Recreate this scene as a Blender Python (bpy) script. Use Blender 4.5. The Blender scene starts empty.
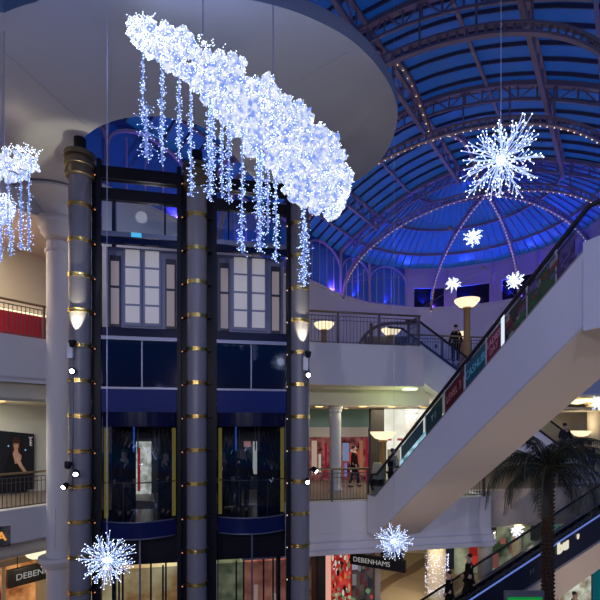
import bpy, math, random
from mathutils import Vector as V, Matrix, Quaternion
random.seed(7)
SC = bpy.context.scene
COL = SC.collection
EYE = 7.7; F = 450.0; HY = 425.0
L1, L2, L3 = 0.0, 5.2, 10.3
def P(px, py, D): return V(((px-300)/F*D, D, EYE+(HY-py)/F*D))
def nrm(v): return V(v).normalized()

# ---------------------------------------------------------------- materials
MATS = {}
def mat(name, col, rough=.6, metal=0, emit=None, es=0, noise=0, nscale=6, bump=0, spec=.5, alpha=1, trans=0):
    if name in MATS: return MATS[name]
    m = bpy.data.materials.new(name); m.use_nodes = True
    nt = m.node_tree; b = nt.nodes['Principled BSDF']
    b.inputs['Base Color'].default_value = (*col, 1)
    b.inputs['Roughness'].default_value = rough
    b.inputs['Metallic'].default_value = metal
    b.inputs['Specular IOR Level'].default_value = spec
    b.inputs['Alpha'].default_value = alpha
    b.inputs['Transmission Weight'].default_value = trans
    if emit:
        b.inputs['Emission Color'].default_value = (*emit, 1)
        b.inputs['Emission Strength'].default_value = es
    if noise or bump:
        tc = nt.nodes.new('ShaderNodeTexCoord'); n = nt.nodes.new('ShaderNodeTexNoise')
        n.inputs['Scale'].default_value = nscale; n.inputs['Detail'].default_value = 5
        nt.links.new(tc.outputs['Object'], n.inputs['Vector'])
        if noise:
            r = nt.nodes.new('ShaderNodeMix'); r.data_type = 'RGBA'
            r.inputs['A'].default_value = (*[c*(1-noise) for c in col], 1)
            r.inputs['B'].default_value = (*[min(1, c*(1+noise)) for c in col], 1)
            nt.links.new(n.outputs['Fac'], r.inputs['Factor'])
            nt.links.new(r.outputs['Result'], b.inputs['Base Color'])
        if bump:
            bp = nt.nodes.new('ShaderNodeBump'); bp.inputs['Strength'].default_value = bump
            bp.inputs['Distance'].default_value = .02
            nt.links.new(n.outputs['Fac'], bp.inputs['Height']); nt.links.new(bp.outputs['Normal'], b.inputs['Normal'])
    MATS[name] = m; return m
def glow(name, col, s, sample=False):
    if name in MATS: return MATS[name]
    m = bpy.data.materials.new(name); m.use_nodes = True
    nt = m.node_tree; nt.nodes.clear()
    e = nt.nodes.new('ShaderNodeEmission'); e.inputs['Color'].default_value = (*col, 1); e.inputs['Strength'].default_value = s
    o = nt.nodes.new('ShaderNodeOutputMaterial'); nt.links.new(e.outputs[0], o.inputs['Surface'])
    if not sample: m.cycles.emission_sampling = 'NONE'
    MATS[name] = m; return m
def glow_noise(name, c0, c1, s, scale, sample=False, detail=4, lo=.35, hi=.65):
    m = bpy.data.materials.new(name); m.use_nodes = True
    nt = m.node_tree; nt.nodes.clear()
    tc = nt.nodes.new('ShaderNodeTexCoord'); n = nt.nodes.new('ShaderNodeTexNoise')
    n.inputs['Scale'].default_value = scale; n.inputs['Detail'].default_value = detail
    r = nt.nodes.new('ShaderNodeValToRGB')
    r.color_ramp.elements[0].position = lo; r.color_ramp.elements[0].color = (*c0, 1)
    r.color_ramp.elements[1].position = hi; r.color_ramp.elements[1].color = (*c1, 1)
    e = nt.nodes.new('ShaderNodeEmission'); e.inputs['Strength'].default_value = s
    o = nt.nodes.new('ShaderNodeOutputMaterial')
    nt.links.new(tc.outputs['Object'], n.inputs['Vector']); nt.links.new(n.outputs['Fac'], r.inputs['Fac'])
    nt.links.new(r.outputs['Color'], e.inputs['Color']); nt.links.new(e.outputs[0], o.inputs['Surface'])
    if not sample: m.cycles.emission_sampling = 'NONE'
    MATS[name] = m; return m
def glass(name, tint, refl=.12, rough=.03, diff=0, dcol=(.5,.6,.9)):
    m = bpy.data.materials.new(name); m.use_nodes = True
    nt = m.node_tree; nt.nodes.clear()
    t = nt.nodes.new('ShaderNodeBsdfTransparent'); t.inputs['Color'].default_value = (*tint, 1)
    g = nt.nodes.new('ShaderNodeBsdfGlossy'); g.inputs['Roughness'].default_value = rough
    mx = nt.nodes.new('ShaderNodeMixShader'); mx.inputs['Fac'].default_value = refl
    o = nt.nodes.new('ShaderNodeOutputMaterial')
    nt.links.new(t.outputs[0], mx.inputs[1]); nt.links.new(g.outputs[0], mx.inputs[2])
    out = mx
    if diff:
        d = nt.nodes.new('ShaderNodeBsdfDiffuse'); d.inputs['Color'].default_value = (*dcol, 1)
        m2 = nt.nodes.new('ShaderNodeMixShader'); m2.inputs['Fac'].default_value = diff
        nt.links.new(mx.outputs[0], m2.inputs[1]); nt.links.new(d.outputs[0], m2.inputs[2]); out = m2
    nt.links.new(out.outputs[0], o.inputs['Surface'])
    MATS[name] = m; return m

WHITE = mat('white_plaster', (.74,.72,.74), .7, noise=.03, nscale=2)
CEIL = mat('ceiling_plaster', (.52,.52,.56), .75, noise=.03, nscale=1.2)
CREAM = mat('cream_plaster', (.78,.72,.58), .7, noise=.03)
BEIGE = mat('beige_panel', (.66,.54,.42), .55, noise=.04, nscale=1.5)
GREY_COL = mat('grey_column_paint', (.21,.195,.215), .38, noise=.04, nscale=3)
BRASS = mat('brass_band', (.75,.52,.16), .28, metal=1)
DKBRASS = mat('aged_brass', (.34,.26,.15), .4, metal=.8)
BLACK = mat('black_steel', (.010,.010,.016), .4, noise=.1, spec=.15)
NAVY = mat('navy_lift_paint', (.002,.016,.13), .4, spec=.12)
DKNAVY = mat('dark_navy_enamel', (.005,.007,.035), .25, spec=.2)
STEEL = mat('satin_steel', (.20,.21,.28), .4, metal=.8)
RAIL = mat('bronze_rail_paint', (.13,.11,.12), .45, metal=.4)
WOOD = mat('lamp_wood', (.45,.27,.10), .5, noise=.15, nscale=20)
RUBBER = mat('black_rubber', (.012,.012,.016), .35)
ROOFST = mat('roof_steel_paint', (.36,.29,.30), .5, noise=.05)
ROOFDK = mat('roof_dark_steel', (.10,.08,.11), .5)
GLASS = glass('clear_glass', (.86,.9,.93), .08)
DARKGLASS = glass('smoked_glass', (.10,.12,.17), .10, .05)
CARGLASS = glass('lift_car_glass', (.60,.62,.66), .05, .04)
ROOFGLASS = glass('roof_glass', (.55,.72,.95), .03, .2, diff=.38, dcol=(.30,.42,.85))
FROST = mat('frosted_door_pane', (.62,.60,.60), .4, emit=(.9,.85,.8), es=.16)  # slight emission stands in for light coming through the panes
SKIN = mat('skin', (.62,.42,.33), .6)
CABLE = mat('steel_cable', (.5,.52,.65), .4, metal=.5)
BULB_W = glow('warm_bulb', (1,.72,.45), 2.6)
LED = glow('white_blue_led', (.62,.74,1.0), 5.0)
LEDB = glow('twig_led_glow', (.42,.55,1.0), 1.5)
LAMPW = glow('warm_white_lamp', (1,.86,.62), 6)
SPOTW = glow('white_spot_lens', (.95,.97,1.0), 16)
def fill(name, c, r=.6, **k): return mat(name, c, r, **k)

# ---------------------------------------------------------------- mesh builder
WL = {}
class MB:
    def __init__(s): s.v = []; s.f = []
    def add(s, vs, fs):
        o = len(s.v); s.v += [V(x) for x in vs]; s.f += [tuple(i+o for i in f) for f in fs]; return s
    def box(s, c, sz, R=None):
        c = V(c); x, y, z = sz[0]/2, sz[1]/2, sz[2]/2
        vs = [V((a*x, b*y, d*z)) for a in (-1,1) for b in (-1,1) for d in (-1,1)]
        if R is not None: vs = [R @ q for q in vs]
        return s.add([c+q for q in vs], [(0,1,3,2),(4,6,7,5),(0,4,5,1),(2,3,7,6),(0,2,6,4),(1,5,7,3)])
    def beam(s, a, b, w, h, up=(0,0,1)):
        a = V(a); b = V(b); d = (b-a)
        if d.length < 1e-6: return s
        d.normalize(); up = V(up)
        sd = d.cross(up)
        if sd.length < 1e-4: sd = d.cross(V((1,0,0)))
        sd.normalize(); u = sd.cross(d)
        vs = [p+sd*(i*w/2)+u*(j*h/2) for p in (a,b) for i,j in ((-1,-1),(1,-1),(1,1),(-1,1))]
        return s.add(vs, [(3,2,1,0),(4,5,6,7),(0,1,5,4),(1,2,6,5),(2,3,7,6),(3,0,4,7)])
    def tube(s, pts, r, n=8, cap=True):
        pts = [V(p) for p in pts]; N = len(pts)
        rs = r if isinstance(r, (list, tuple)) else [r]*N
        o = len(s.v); ref = None
        for i, p in enumerate(pts):
            t = (pts[min(i+1,N-1)]-pts[max(i-1,0)]).normalized()
            if ref is None: ref = t.cross(V((0,0,1)) if abs(t.z) < .9 else V((1,0,0))).normalized()
            a = (ref - t*ref.dot(t)).normalized(); ref = a; b = t.cross(a)
            for k in range(n):
                th = 2*math.pi*k/n; s.v.append(p+(a*math.cos(th)+b*math.sin(th))*rs[i])
        for i in range(N-1):
            for k in range(n):
                k2 = (k+1) % n; s.f.append((o+i*n+k, o+i*n+k2, o+(i+1)*n+k2, o+(i+1)*n+k))
        if cap:
            s.f.append(tuple(o+k for k in range(n))[::-1]); s.f.append(tuple(o+(N-1)*n+k for k in range(n)))
        return s
    def lathe(s, c, prof, n=24, cap=True):
        c = V(c); o = len(s.v); N = len(prof)
        for r, z in prof:
            for k in range(n):
                th = 2*math.pi*k/n; s.v.append(c+V((r*math.cos(th), r*math.sin(th), z)))
        for i in range(N-1):
            for k in range(n):
                k2 = (k+1) % n; s.f.append((o+i*n+k, o+i*n+k2, o+(i+1)*n+k2, o+(i+1)*n+k))
        if cap:
            s.f.append(tuple(o+k for k in range(n))[::-1]); s.f.append(tuple(o+(N-1)*n+k for k in range(n)))
        return s
    def prism(s, poly, z0, z1):
        n = len(poly)
        vs = [V((p[0], p[1], z0)) for p in poly]+[V((p[0], p[1], z1)) for p in poly]
        return s.add(vs, [tuple(range(n))[::-1], tuple(range(n, 2*n))]+[(i, (i+1) % n, n+(i+1) % n, n+i) for i in range(n)])
    def slab(s, pts, off):           # 3-d polygon extruded by a vector
        n = len(pts); off = V(off)
        return s.add([V(p) for p in pts]+[V(p)+off for p in pts],
                     [tuple(range(n))[::-1], tuple(range(n, 2*n))]+[(i, (i+1) % n, n+(i+1) % n, n+i) for i in range(n)])
    def octa(s, c, r):
        c = V(c)
        return s.add([c+V((r,0,0)), c+V((-r,0,0)), c+V((0,r,0)), c+V((0,-r,0)), c+V((0,0,r)), c+V((0,0,-r))],
                     [(0,2,4),(2,1,4),(1,3,4),(3,0,4),(2,0,5),(1,2,5),(3,1,5),(0,3,5)])
    def ball(s, c, r, n=10, m=7, sc=(1,1,1)):
        prof = []
        c = V(c); o = len(s.v)
        for i in range(m+1):
            a = -math.pi/2+math.pi*i/m
            rr = max(.02, math.cos(a))
            for k in range(n):
                th = 2*math.pi*k/n; s.v.append(c+V((r*rr*math.cos(th)*sc[0], r*rr*math.sin(th)*sc[1], r*math.sin(a)*sc[2])))
        for i in range(m):
            for k in range(n):
                k2 = (k+1) % n; s.f.append((o+i*n+k, o+i*n+k2, o+(i+1)*n+k2, o+(i+1)*n+k))
        s.f.append(tuple(o+k for k in range(n))[::-1]); s.f.append(tuple(o+m*n+k for k in range(n)))
        return s
    def build(s, name, m, parent=None, smooth=False, bevel=0, label=None, kind=None, keep=False):
        me = bpy.data.meshes.new(name)
        off = WL.get(parent.as_pointer(), V((0,0,0))) if (parent and not keep) else V((0,0,0))
        me.from_pydata([tuple(q-off) for q in s.v], [], s.f); me.update()
        me.materials.append(m)
        if smooth:
            me.polygons.foreach_set('use_smooth', [len(f) == 4 for f in s.f])
        o = bpy.data.objects.new(name, me); COL.objects.link(o)
        if parent: o.parent = parent; WL[o.as_pointer()] = off
        if bevel:
            b = o.modifiers.new('b', 'BEVEL'); b.width = bevel; b.segments = 2; b.limit_method = 'ANGLE'
        if label: o['label'] = label
        if kind: o['kind'] = kind
        return o
def thing(name, label, cat, loc=(0,0,0), group=None):
    o = bpy.data.objects.new(name, None); COL.objects.link(o); o.location = V(loc); o.empty_display_size = .1
    WL[o.as_pointer()] = V(loc)
    o['label'] = label; o['category'] = cat
    if group: o['group'] = group
    return o
def tag(o, label, cat, group=None):
    o['label'] = label; o['category'] = cat
    if group: o['group'] = group
    return o
def struct(name, mb, m, **k):
    o = mb.build(name, m, **k); o['kind'] = 'structure'; return o
def text(body, size, origin, xdir, up, m, parent, name='lettering', ext=.004, align='CENTER', sx=1, bold=0):
    cu = bpy.data.curves.new(name, 'FONT'); cu.body = body; cu.size = size; cu.extrude = ext; cu.align_x = align; cu.align_y = 'CENTER'
    cu.offset = bold
    t = bpy.data.objects.new(name, cu); COL.objects.link(t)
    bpy.context.view_layer.update()
    me = bpy.data.meshes.new_from_object(t.evaluated_get(bpy.context.evaluated_depsgraph_get()))
    bpy.data.objects.remove(t); bpy.data.curves.remove(cu)
    x = V(xdir).normalized(); u = V(up).normalized(); n = x.cross(u)
    off = WL.get(parent.as_pointer(), V((0,0,0))) if parent else V((0,0,0))
    for q in me.vertices:
        c = q.co.copy(); q.co = V(origin)-off+x*c.x*sx+u*c.y+n*c.z
    me.materials.clear(); me.materials.append(m)
    o = bpy.data.objects.new(name, me); COL.objects.link(o)
    if parent: o.parent = parent; WL[o.as_pointer()] = off
    return o
def light(kind, loc, power, col=(1,1,1), size=.2, target=None, spot=60, blend=.5, name='lamp_light'):
    l = bpy.data.lights.new(name, kind); l.energy = power; l.color = col
    if kind == 'AREA': l.size = size
    else: l.shadow_soft_size = size
    if kind == 'SPOT': l.spot_size = math.radians(spot); l.spot_blend = blend
    o = bpy.data.objects.new(name, l); COL.objects.link(o); o.location = V(loc)
    if target is not None:
        o.rotation_euler = (V(target)-V(loc)).to_track_quat('-Z', 'Y').to_euler()
    return o

# ---------------------------------------------------------------- camera, world
cam = bpy.data.cameras.new('camera'); co = bpy.data.objects.new('camera', cam); COL.objects.link(co)
cam.sensor_width = 36; cam.lens = F/600*36; cam.shift_y = (HY-300)/600
co.location = (0,0,EYE); co.rotation_euler = (math.pi/2,0,0); cam.clip_end = 500
SC.camera = co
SC.view_settings.view_transform = 'Standard'; SC.view_settings.look = 'None'
SC.view_settings.exposure = 0; SC.view_settings.gamma = 1
w = bpy.data.worlds.new('dusk_sky'); SC.world = w; w.use_nodes = True
nt = w.node_tree; bg = nt.nodes['Background']
tc = nt.nodes.new('ShaderNodeTexCoord'); sp = nt.nodes.new('ShaderNodeSeparateXYZ'); cr = nt.nodes.new('ShaderNodeValToRGB')
nt.links.new(tc.outputs['Generated'], sp.inputs[0]); nt.links.new(sp.outputs['Z'], cr.inputs['Fac'])
nt.links.new(cr.outputs['Color'], bg.inputs['Color'])
e = cr.color_ramp.elements
e[0].position = 0; e[0].color = (.045,.042,.075,1)
e[1].position = .9; e[1].color = (.002,.035,.17,1)
q = e.new(.12); q.color = (.02,.05,.26,1)
q = e.new(.32); q.color = (.002,.085,.27,1)
bg.inputs['Strength'].default_value = 1.0

# building axes
VPX = 625.0; tn = (VPX-300)/F
U = V((tn, 1, 0)).normalized()                    # along the roof vault, away from the camera
Vv = V((U.y, -U.x, 0))                            # across it
W = V((.981, .193, 0)).normalized()               # line of lifts and of the level edges
N = V((-W.y, W.x, 0))                             # away from the camera
CA = V((8.0, 22.5, 0))                            # centre of the round end
RR = 6.82; RE = 7.25; ZW = EYE+7.66; ZE = EYE+10.2; ZC = EYE+11.5
def ap(t, s, z): return CA+U*t+Vv*s+V((0,0,z))

# ---------------------------------------------------------------- floors / slabs
EF = V((.35, 14.35, 0))                           # start of the level edges right of the lifts
LA = V((-8.57, 12.86, 0)); 
def edge(a): return EF+W*a
lw0 = LA-U*6.5; lw1 = LA+U*2.9
TILE = mat('floor_tile', (.62,.52,.38), .35)
def tile_mat():
    m = MATS['floor_tile']; nt = m.node_tree; b = nt.nodes['Principled BSDF']
    tc = nt.nodes.new('ShaderNodeTexCoord'); mp = nt.nodes.new('ShaderNodeMapping'); mp.inputs['Rotation'].default_value = (0,0,.63)
    bk = nt.nodes.new('ShaderNodeTexChecker'); bk.inputs['Scale'].default_value = .55
    bk.inputs['Color1'].default_value = (.66,.55,.38,1); bk.inputs['Color2'].default_value = (.58,.47,.32,1)
    wv = nt.nodes.new('ShaderNodeTexWave'); wv.inputs['Scale'].default_value = .12; wv.inputs['Distortion'].default_value = 3
    rp = nt.nodes.new('ShaderNodeValToRGB'); rp.color_ramp.elements[0].position = .86; rp.color_ramp.elements[1].position = .9
    mx = nt.nodes.new('ShaderNodeMix'); mx.data_type = 'RGBA'; mx.inputs['B'].default_value = (.30,.20,.12,1)
    L = nt.links.new
    L(tc.outputs['Object'], mp.inputs[0]); L(mp.outputs[0], bk.inputs[0]); L(mp.outputs[0], wv.inputs[0])
    L(wv.outputs['Fac'], rp.inputs[0]); L(rp.outputs[0], mx.inputs['Factor']); L(bk.outputs['Color'], mx.inputs['A']); L(mx.outputs['Result'], b.inputs['Base Color'])
tile_mat()
struct('floor', MB().prism([(-32,-12),(34,-12),(34,48),(-32,48)], -.2, 0), TILE)

def ring(pts): return [(p.x, p.y) for p in pts]
fe = edge(3.85)                                   # level 3 front edge ends at the escalator head
back = [V((34,40,0)), V((-30,40,0)), V((-30,-8,0))]
l3 = [lw0, lw1, edge(-1.9), fe, fe+N*3.7, fe+N*3.7+W*5.2, V((11.5,21.9,0)), V((34,25.5,0))]+back+[V((lw0.x-6,lw0.y,0))]
l2e = edge(6.35)
l2 = [lw0, lw1, edge(-1.9), l2e, l2e+N*1.3, l2e+N*1.3+W*7, V((15.5,15.5,0)), V((34,15.5,0))]+back+[V((lw0.x-6,lw0.y,0))]
FL = mat('gallery_floor_tile', (.22,.17,.14), .4, noise=.1, nscale=2)
struct('floor_level_three', MB().prism(ring(l3), L3-.35, L3), FL)
struct('floor_level_two', MB().prism(ring(l2), L2-.35, L2), FL)
# fascias
def fascia(name, pts, z0, z1, m=WHITE, t=.25, steps=None):
    mb = MB()
    for a, b in zip(pts, pts[1:]):
        d = (b-a).normalized(); n = V((d.y, -d.x, 0))
        f_ = n*.03
        mb.slab([a+f_+V((0,0,z0)), b+f_+V((0,0,z0)), b+f_+V((0,0,z1)), a+f_+V((0,0,z1))], -n*t)
        for (h0, h1, o) in steps or []:
            mb.slab([a+n*o+V((0,0,h0)), b+n*o+V((0,0,h0)), b+n*o+V((0,0,h1)), a+n*o+V((0,0,h1))], -n*(t+o))
    return struct(name, mb, m)
up = .02
fascia('trim_1', [edge(-2.2), fe, fe+N*3.7], 9.0, L3-.02, steps=[(L3-.06, L3+.03, .04)])
fascia('trim_2', [edge(-2.2), l2e, l2e+N*1.3], 4.22, L2-.02, steps=[(3.95,4.22,.05),(3.72,3.95,.14),(3.58,3.72,.24),(L2-.07,L2+.03,.05)])
fascia('trim_3', [l2e+N*1.3, l2e+N*1.3+W*7], 3.9, L2-.02, BEIGE, steps=[(L2-.07,L2+.03,.05)])
fascia('trim_4', [lw0, LA+U*2.0], 8.95, L3-.02, steps=[(L3-.05, L3+.03,.04),(9.05,9.12,.03)])
fascia('trim_5', [lw0, LA+U*2.0], 4.25, L2-.02, steps=[(L2-.05, L2+.04,.06)])
fascia('trim_6', [V((10.8,21.5,0)), V((30,25.3,0))], 8.95, L3+.1, steps=[(8.85,8.97,.03)])
struct('trim_12', MB().slab([lw0-Vv*.3+V((0,0,8.42)), LA+U*2.0-Vv*.3+V((0,0,8.42)), LA+U*2.0-Vv*.3+V((0,0,9.0)), lw0-Vv*.3+V((0,0,9.0))], -Vv*.05)
       .slab([lw0+V((0,0,8.95)), LA+U*2.0+V((0,0,8.95)), LA+U*2.0-Vv*.35+V((0,0,8.95)), lw0-Vv*.35+V((0,0,8.95))], (0,0,.04)), CREAM)
struct('trim_13', MB().slab([lw0-Vv*.3+V((0,0,3.75)), LA+U*2.0-Vv*.3+V((0,0,3.75)), LA+U*2.0-Vv*.3+V((0,0,4.3)), lw0-Vv*.3+V((0,0,4.3))], -Vv*.05)
       .slab([lw0+V((0,0,4.25)), LA+U*2.0+V((0,0,4.25)), LA+U*2.0-Vv*.35+V((0,0,4.25)), lw0-Vv*.35+V((0,0,4.25))], (0,0,.04)), CREAM)
# level 2 ceiling (under level 3) and level 1 ceiling
struct('ceiling_level_two', MB().prism(ring([edge(-2), edge(3.7), edge(3.7)+N*1.6, edge(-2)+N*1.6]), 8.98, 9.05)
       .prism(ring([edge(-8)+N*1.6, edge(4.2)+N*1.6, V((5.5,19,0)), V((34,23.5,0)), V((34,40,0)), V((-30,40,0)), V((-30,-6,0)), lw0-Vv*.3, LA+U*1.5-Vv*.3]), 8.42, 8.5), CREAM)
struct('ceiling_level_one', MB().prism(ring([lw0-Vv*.3, LA+U*1.8-Vv*.3, edge(-2)+N*.3, edge(6.1)+N*.3, edge(6.3)+N*1.6, edge(14)+N*1.6, V((34,18,0)), V((34,40,0)), V((-30,40,0)), V((-30,-6,0))]), 3.75, 3.85), CREAM)

struct('trim_10', MB().slab([edge(-2.2)+N*1.6+V((0,0,8.42)), edge(4.9)+N*1.6+V((0,0,8.42)), edge(4.9)+N*1.6+V((0,0,9.05)), edge(-2.2)+N*1.6+V((0,0,9.05))], N*.05), CREAM)
struct('trim_11', MB().slab([edge(-2.2)+N*.05+V((0,0,9.0)), edge(3.85)+N*.05+V((0,0,9.0)), edge(3.85)+N*1.7+V((0,0,9.0)), edge(-2.2)+N*1.7+V((0,0,9.0))], (0,0,.06)), CREAM)
# ---------------------------------------------------------------- drum wall and long wall
n = 40; pts = []
for i in range(n+1):
    a = math.pi*i/n                                # from left foot round the back to right foot
    pts.append(CA-Vv*RR*math.cos(a)+U*RR*math.sin(a))
mb = MB()
for a, b in zip(pts, pts[1:]):
    o = ((a+b)/2-CA).normalized()*.25
    mb.slab([a+V((0,0,L3)), b+V((0,0,L3)), b+V((0,0,ZW)), a+V((0,0,ZW))], o)
    mb.slab([a-o*.3+V((0,0,ZW-.12)), b-o*.3+V((0,0,ZW-.12)), b-o*.3+V((0,0,ZW)), a-o*.3+V((0,0,ZW))], o*1.3)
struct('wall_apse', mb, WHITE)
a = CA-Vv*RR; b = a-U*15.4
struct('wall_left', MB().slab([a+V((0,0,L3)), b+V((0,0,L3)), b+V((0,0,ZW)), a+V((0,0,ZW))], -Vv*.25)
       .slab([a+Vv*.08+V((0,0,ZW-.12)), b+Vv*.08+V((0,0,ZW-.12)), b+Vv*.08+V((0,0,ZW)), a+Vv*.08+V((0,0,ZW))], -Vv*.3), WHITE)
a = CA+Vv*RR; b = a-U*12
struct('wall_right', MB().slab([a+V((0,0,L3+2.9)), b+V((0,0,L3+2.9)), b+V((0,0,ZW)), a+V((0,0,ZW))], Vv*.25), WHITE)

# clerestory
CLG = glass('clerestory_glass', (.35,.55,.85), .05, .1, diff=.30, dcol=(.25,.4,.85))
MULL = mat('clerestory_frame', (.50,.40,.62), .5)
LILAC = mat('lilac_wall', (.58,.50,.72), .6)
DKWIN = mat('dark_window_glass', (.012,.012,.03), .15)
def clere(base0, base1, idx, style, hi=ZE, bays=1):
    root = bpy.data.objects.new('window_%d' % idx, None); COL.objects.link(root); root['kind'] = 'structure'
    WL[root.as_pointer()] = V((0,0,0))
    d = (base1-base0); L = d.length; d.normalize(); z0 = V((0,0,ZW)); H = hi-ZW
    inn = (CA-(base0+base1)/2); inn.z = 0; inn = Vector_n(inn, d)
    if style == 'glass':
        MB().slab([base0+z0, base1+z0, base1+z0+V((0,0,H)), base0+z0+V((0,0,H))], -inn*.02).build('pane', CLG, root)
        mb = MB()
        for k in range(1, 5):
            q = base0+d*L*k/5+z0; mb.beam(q, q+V((0,0,H*(.80 if k in (1,4) else .97))), .05, .07)
        mb.beam(base0+z0+V((0,0,.05)), base1+z0+V((0,0,.05)), .1, .1)
        mb.build('mullion', MULL, root)
        arc = [base0+d*(L/2-L/2*math.cos(math.pi*j/14))+z0+V((0,0,H*.52+H*.45*math.sin(math.pi*j/14)))+inn*.06 for j in range(15)]
        arc = [base0+z0+inn*.06]+arc+[base1+z0+inn*.06]
        m2 = MB()
        for p, q in zip(arc, arc[1:]): m2.beam(p, q, .09, .12, up=inn)
        m2.build('arch_frame', MULL, root)
    else:
        m3 = MB()
        q0 = base0+z0; q1 = base1+z0
        m3.slab([q0+V((0,0,1.25)), q1+V((0,0,1.25)), q1+V((0,0,H)), q0+V((0,0,H))], -inn*.12)
        m3.slab([q0, q0+d*L*.2, q0+d*L*.2+V((0,0,1.3)), q0+V((0,0,1.3))], -inn*.12)
        m3.slab([q1-d*L*.08, q1, q1+V((0,0,1.3)), q1-d*L*.08+V((0,0,1.3))], -inn*.12)
        m3.build('surround', LILAC, root)
        MB().slab([q0+d*L*.2-inn*.08, q1-d*L*.08-inn*.08, q1-d*L*.08-inn*.08+V((0,0,1.25)), q0+d*L*.2-inn*.08+V((0,0,1.25))], -inn*.04).build('pane', DKWIN, root)
    mp = MB(); mp.beam(base0+z0, base0+z0+V((0,0,H)), .16, .16, up=d); mp.build('post', MULL, root)
def Vector_n(inn, d):
    n1 = V((d.y, -d.x, 0)).normalized()
    return n1 if n1.dot(inn) > 0 else -n1
idx = 1
for k in range(6):                                 # along the left wall
    a = CA-Vv*(RR+.12)
    clere(a-U*(3.7*(k+1)), a-U*(3.7*k), idx, 'glass'); idx += 1
NS = 8
ang = [math.pi*k/NS for k in range(NS+1)]
cp = [CA-Vv*(RR+.12)*math.cos(t)+U*(RR+.12)*math.sin(t) for t in ang]
for k in range(NS):
    clere(cp[k], cp[k+1], idx, 'glass' if k < 2 else 'wall'); idx += 1

# ---------------------------------------------------------------- glass roof
roof = thing('glass_roof', 'blue-lit vaulted glass roof on steel arches over the atrium', 'roof', CA+V((0,0,ZE)))
def zr(q): return ZE+2.75*(1-q*q)**.9 if q < 1 else ZE
RH = 2.75
def rp_v(t, q): return ap(t, q*RE, ZE+RH*(1-abs(q)**1.9))
def rp_a(al, q): return CA+(-Vv*math.cos(al)+U*math.sin(al))*(q*RE)+V((0,0,ZE+RH*(1-abs(q)**1.9)))
mb = MB(); qs = [-1+i/8 for i in range(17)]
T0 = -25.0
for i in range(16):
    a, b = qs[i], qs[i+1]
    mb.add([rp_v(0,a), rp_v(T0,a), rp_v(T0,b), rp_v(0,b)], [(0,1,2,3)])
mb.build('vault_glazing', ROOFGLASS, roof, smooth=True)
mb = MB(); nA = 36
for i in range(nA):
    for j in range(8):
        a, b = math.pi*i/nA, math.pi*(i+1)/nA; c, d = j/8, (j+1)/8
        if j == 0: mb.add([rp_a(a,0), rp_a(a,d), rp_a(b,d)], [(0,1,2)])
        else: mb.add([rp_a(a,c), rp_a(a,d), rp_a(b,d), rp_a(b,c)], [(0,1,2,3)])
mb.build('apse_glazing', ROOFGLASS, roof, smooth=True)
BARM = mat('glazing_bar_paint', (.33,.27,.42), .5)
t = -.0; k = 0
while t > T0:
    mb = MB()
    g = [rp_v(t, q)-V((0,0,.05)) for q in [-1+i/7 for i in range(15)]]
    for p, q in zip(g, g[1:]): mb.beam(p, q, .045, .13)
    mb.build('glazing_bar', ROOFDK, roof); t -= .74; k += 1
for i in range(1, 42):
    al = math.pi*i/42; mb = MB()
    q0 = .34 if i % 2 else .02
    g = [rp_a(al, q0+(1-q0)*j/6)-V((0,0,.05)) for j in range(7)]
    for p, q in zip(g, g[1:]): mb.beam(p, q, .03, .10)
    mb.build('glazing_bar', BARM, roof)
# purlins: rings in the apse, trusses along the vault
for q, w_ in ((.36,.10),(.62,.10),(.84,.07),(.985,.18)):
    mb = MB(); g = [rp_a(math.pi*i/40, q)-V((0,0,.16)) for i in range(41)]
    for p, r in zip(g, g[1:]): mb.beam(p, r, w_, .16)
    mb.build('ring_purlin', ROOFDK if q > .9 else ROOFST, roof, smooth=False)
for q in (-.985, .985):
    mb = MB().beam(rp_v(0,q)-V((0,0,.12)), rp_v(T0,q)-V((0,0,.12)), .2, .22); mb.build('eaves_beam', ROOFST, roof)
for q in (-.84,-.62,-.36,0,.36,.62,.84):
    mb = MB(); dz = .75 if abs(q) in (.62,) or q == 0 else .42
    a0, a1 = rp_v(0,q)-V((0,0,.16)), rp_v(T0,q)-V((0,0,.16))
    wd = .14 if dz > .5 else .10
    mb.beam(a0, a1, wd, .12)
    if dz > .5:
        mb.beam(a0-V((0,0,dz)), a1-V((0,0,dz)), .13, .12)
        nb = 28
        for i in range(nb):
            p = a0.lerp(a1, i/nb); r = a0.lerp(a1, (i+1)/nb)
            mb.beam(p, p-V((0,0,dz)), .05, .05)
            if i % 2: mb.beam(p, r-V((0,0,dz)), .045, .045)
            else: mb.beam(p-V((0,0,dz)), r, .045, .045)
    mb.build('purlin', ROOFST, roof)
def arch_pts(t, n=36, r=RR-.1, zc=ZC):
    out = []
    for i in range(n+1):
        th = math.pi*i/n; out.append(ap(t, -r*math.cos(th), ZW+(zc-ZW)*math.sin(th)))
    return out
def arch(pts, name, lit, w=.17, h=.26, deep=0):
    mb = MB()
    for p, q in zip(pts, pts[1:]): mb.beam(p, q, w, .06)
    for p, q in zip(pts, pts[1:]): mb.beam(p-V((0,0,h)), q-V((0,0,h)), w, .06)
    for i, (p, q) in enumerate(zip(pts, pts[1:])):
        mb.beam(p, p-V((0,0,h)), w*.6, .05, up=(q-p))
        mb.beam(p.lerp(q,.5), p.lerp(q,.5)-V((0,0,h)), w*.6, .05, up=(q-p))
    o = mb.build(name, ROOFST, roof)
    if lit:
        bm = MB()
        for i in range(len(pts)-1):
            for f in (0,.5):
                p = pts[i].lerp(pts[i+1], f); bm.octa(p-V((0,0,h+.07)), .021)
        bm.build('bulb_string', BULB_W, o)
    return o
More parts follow.
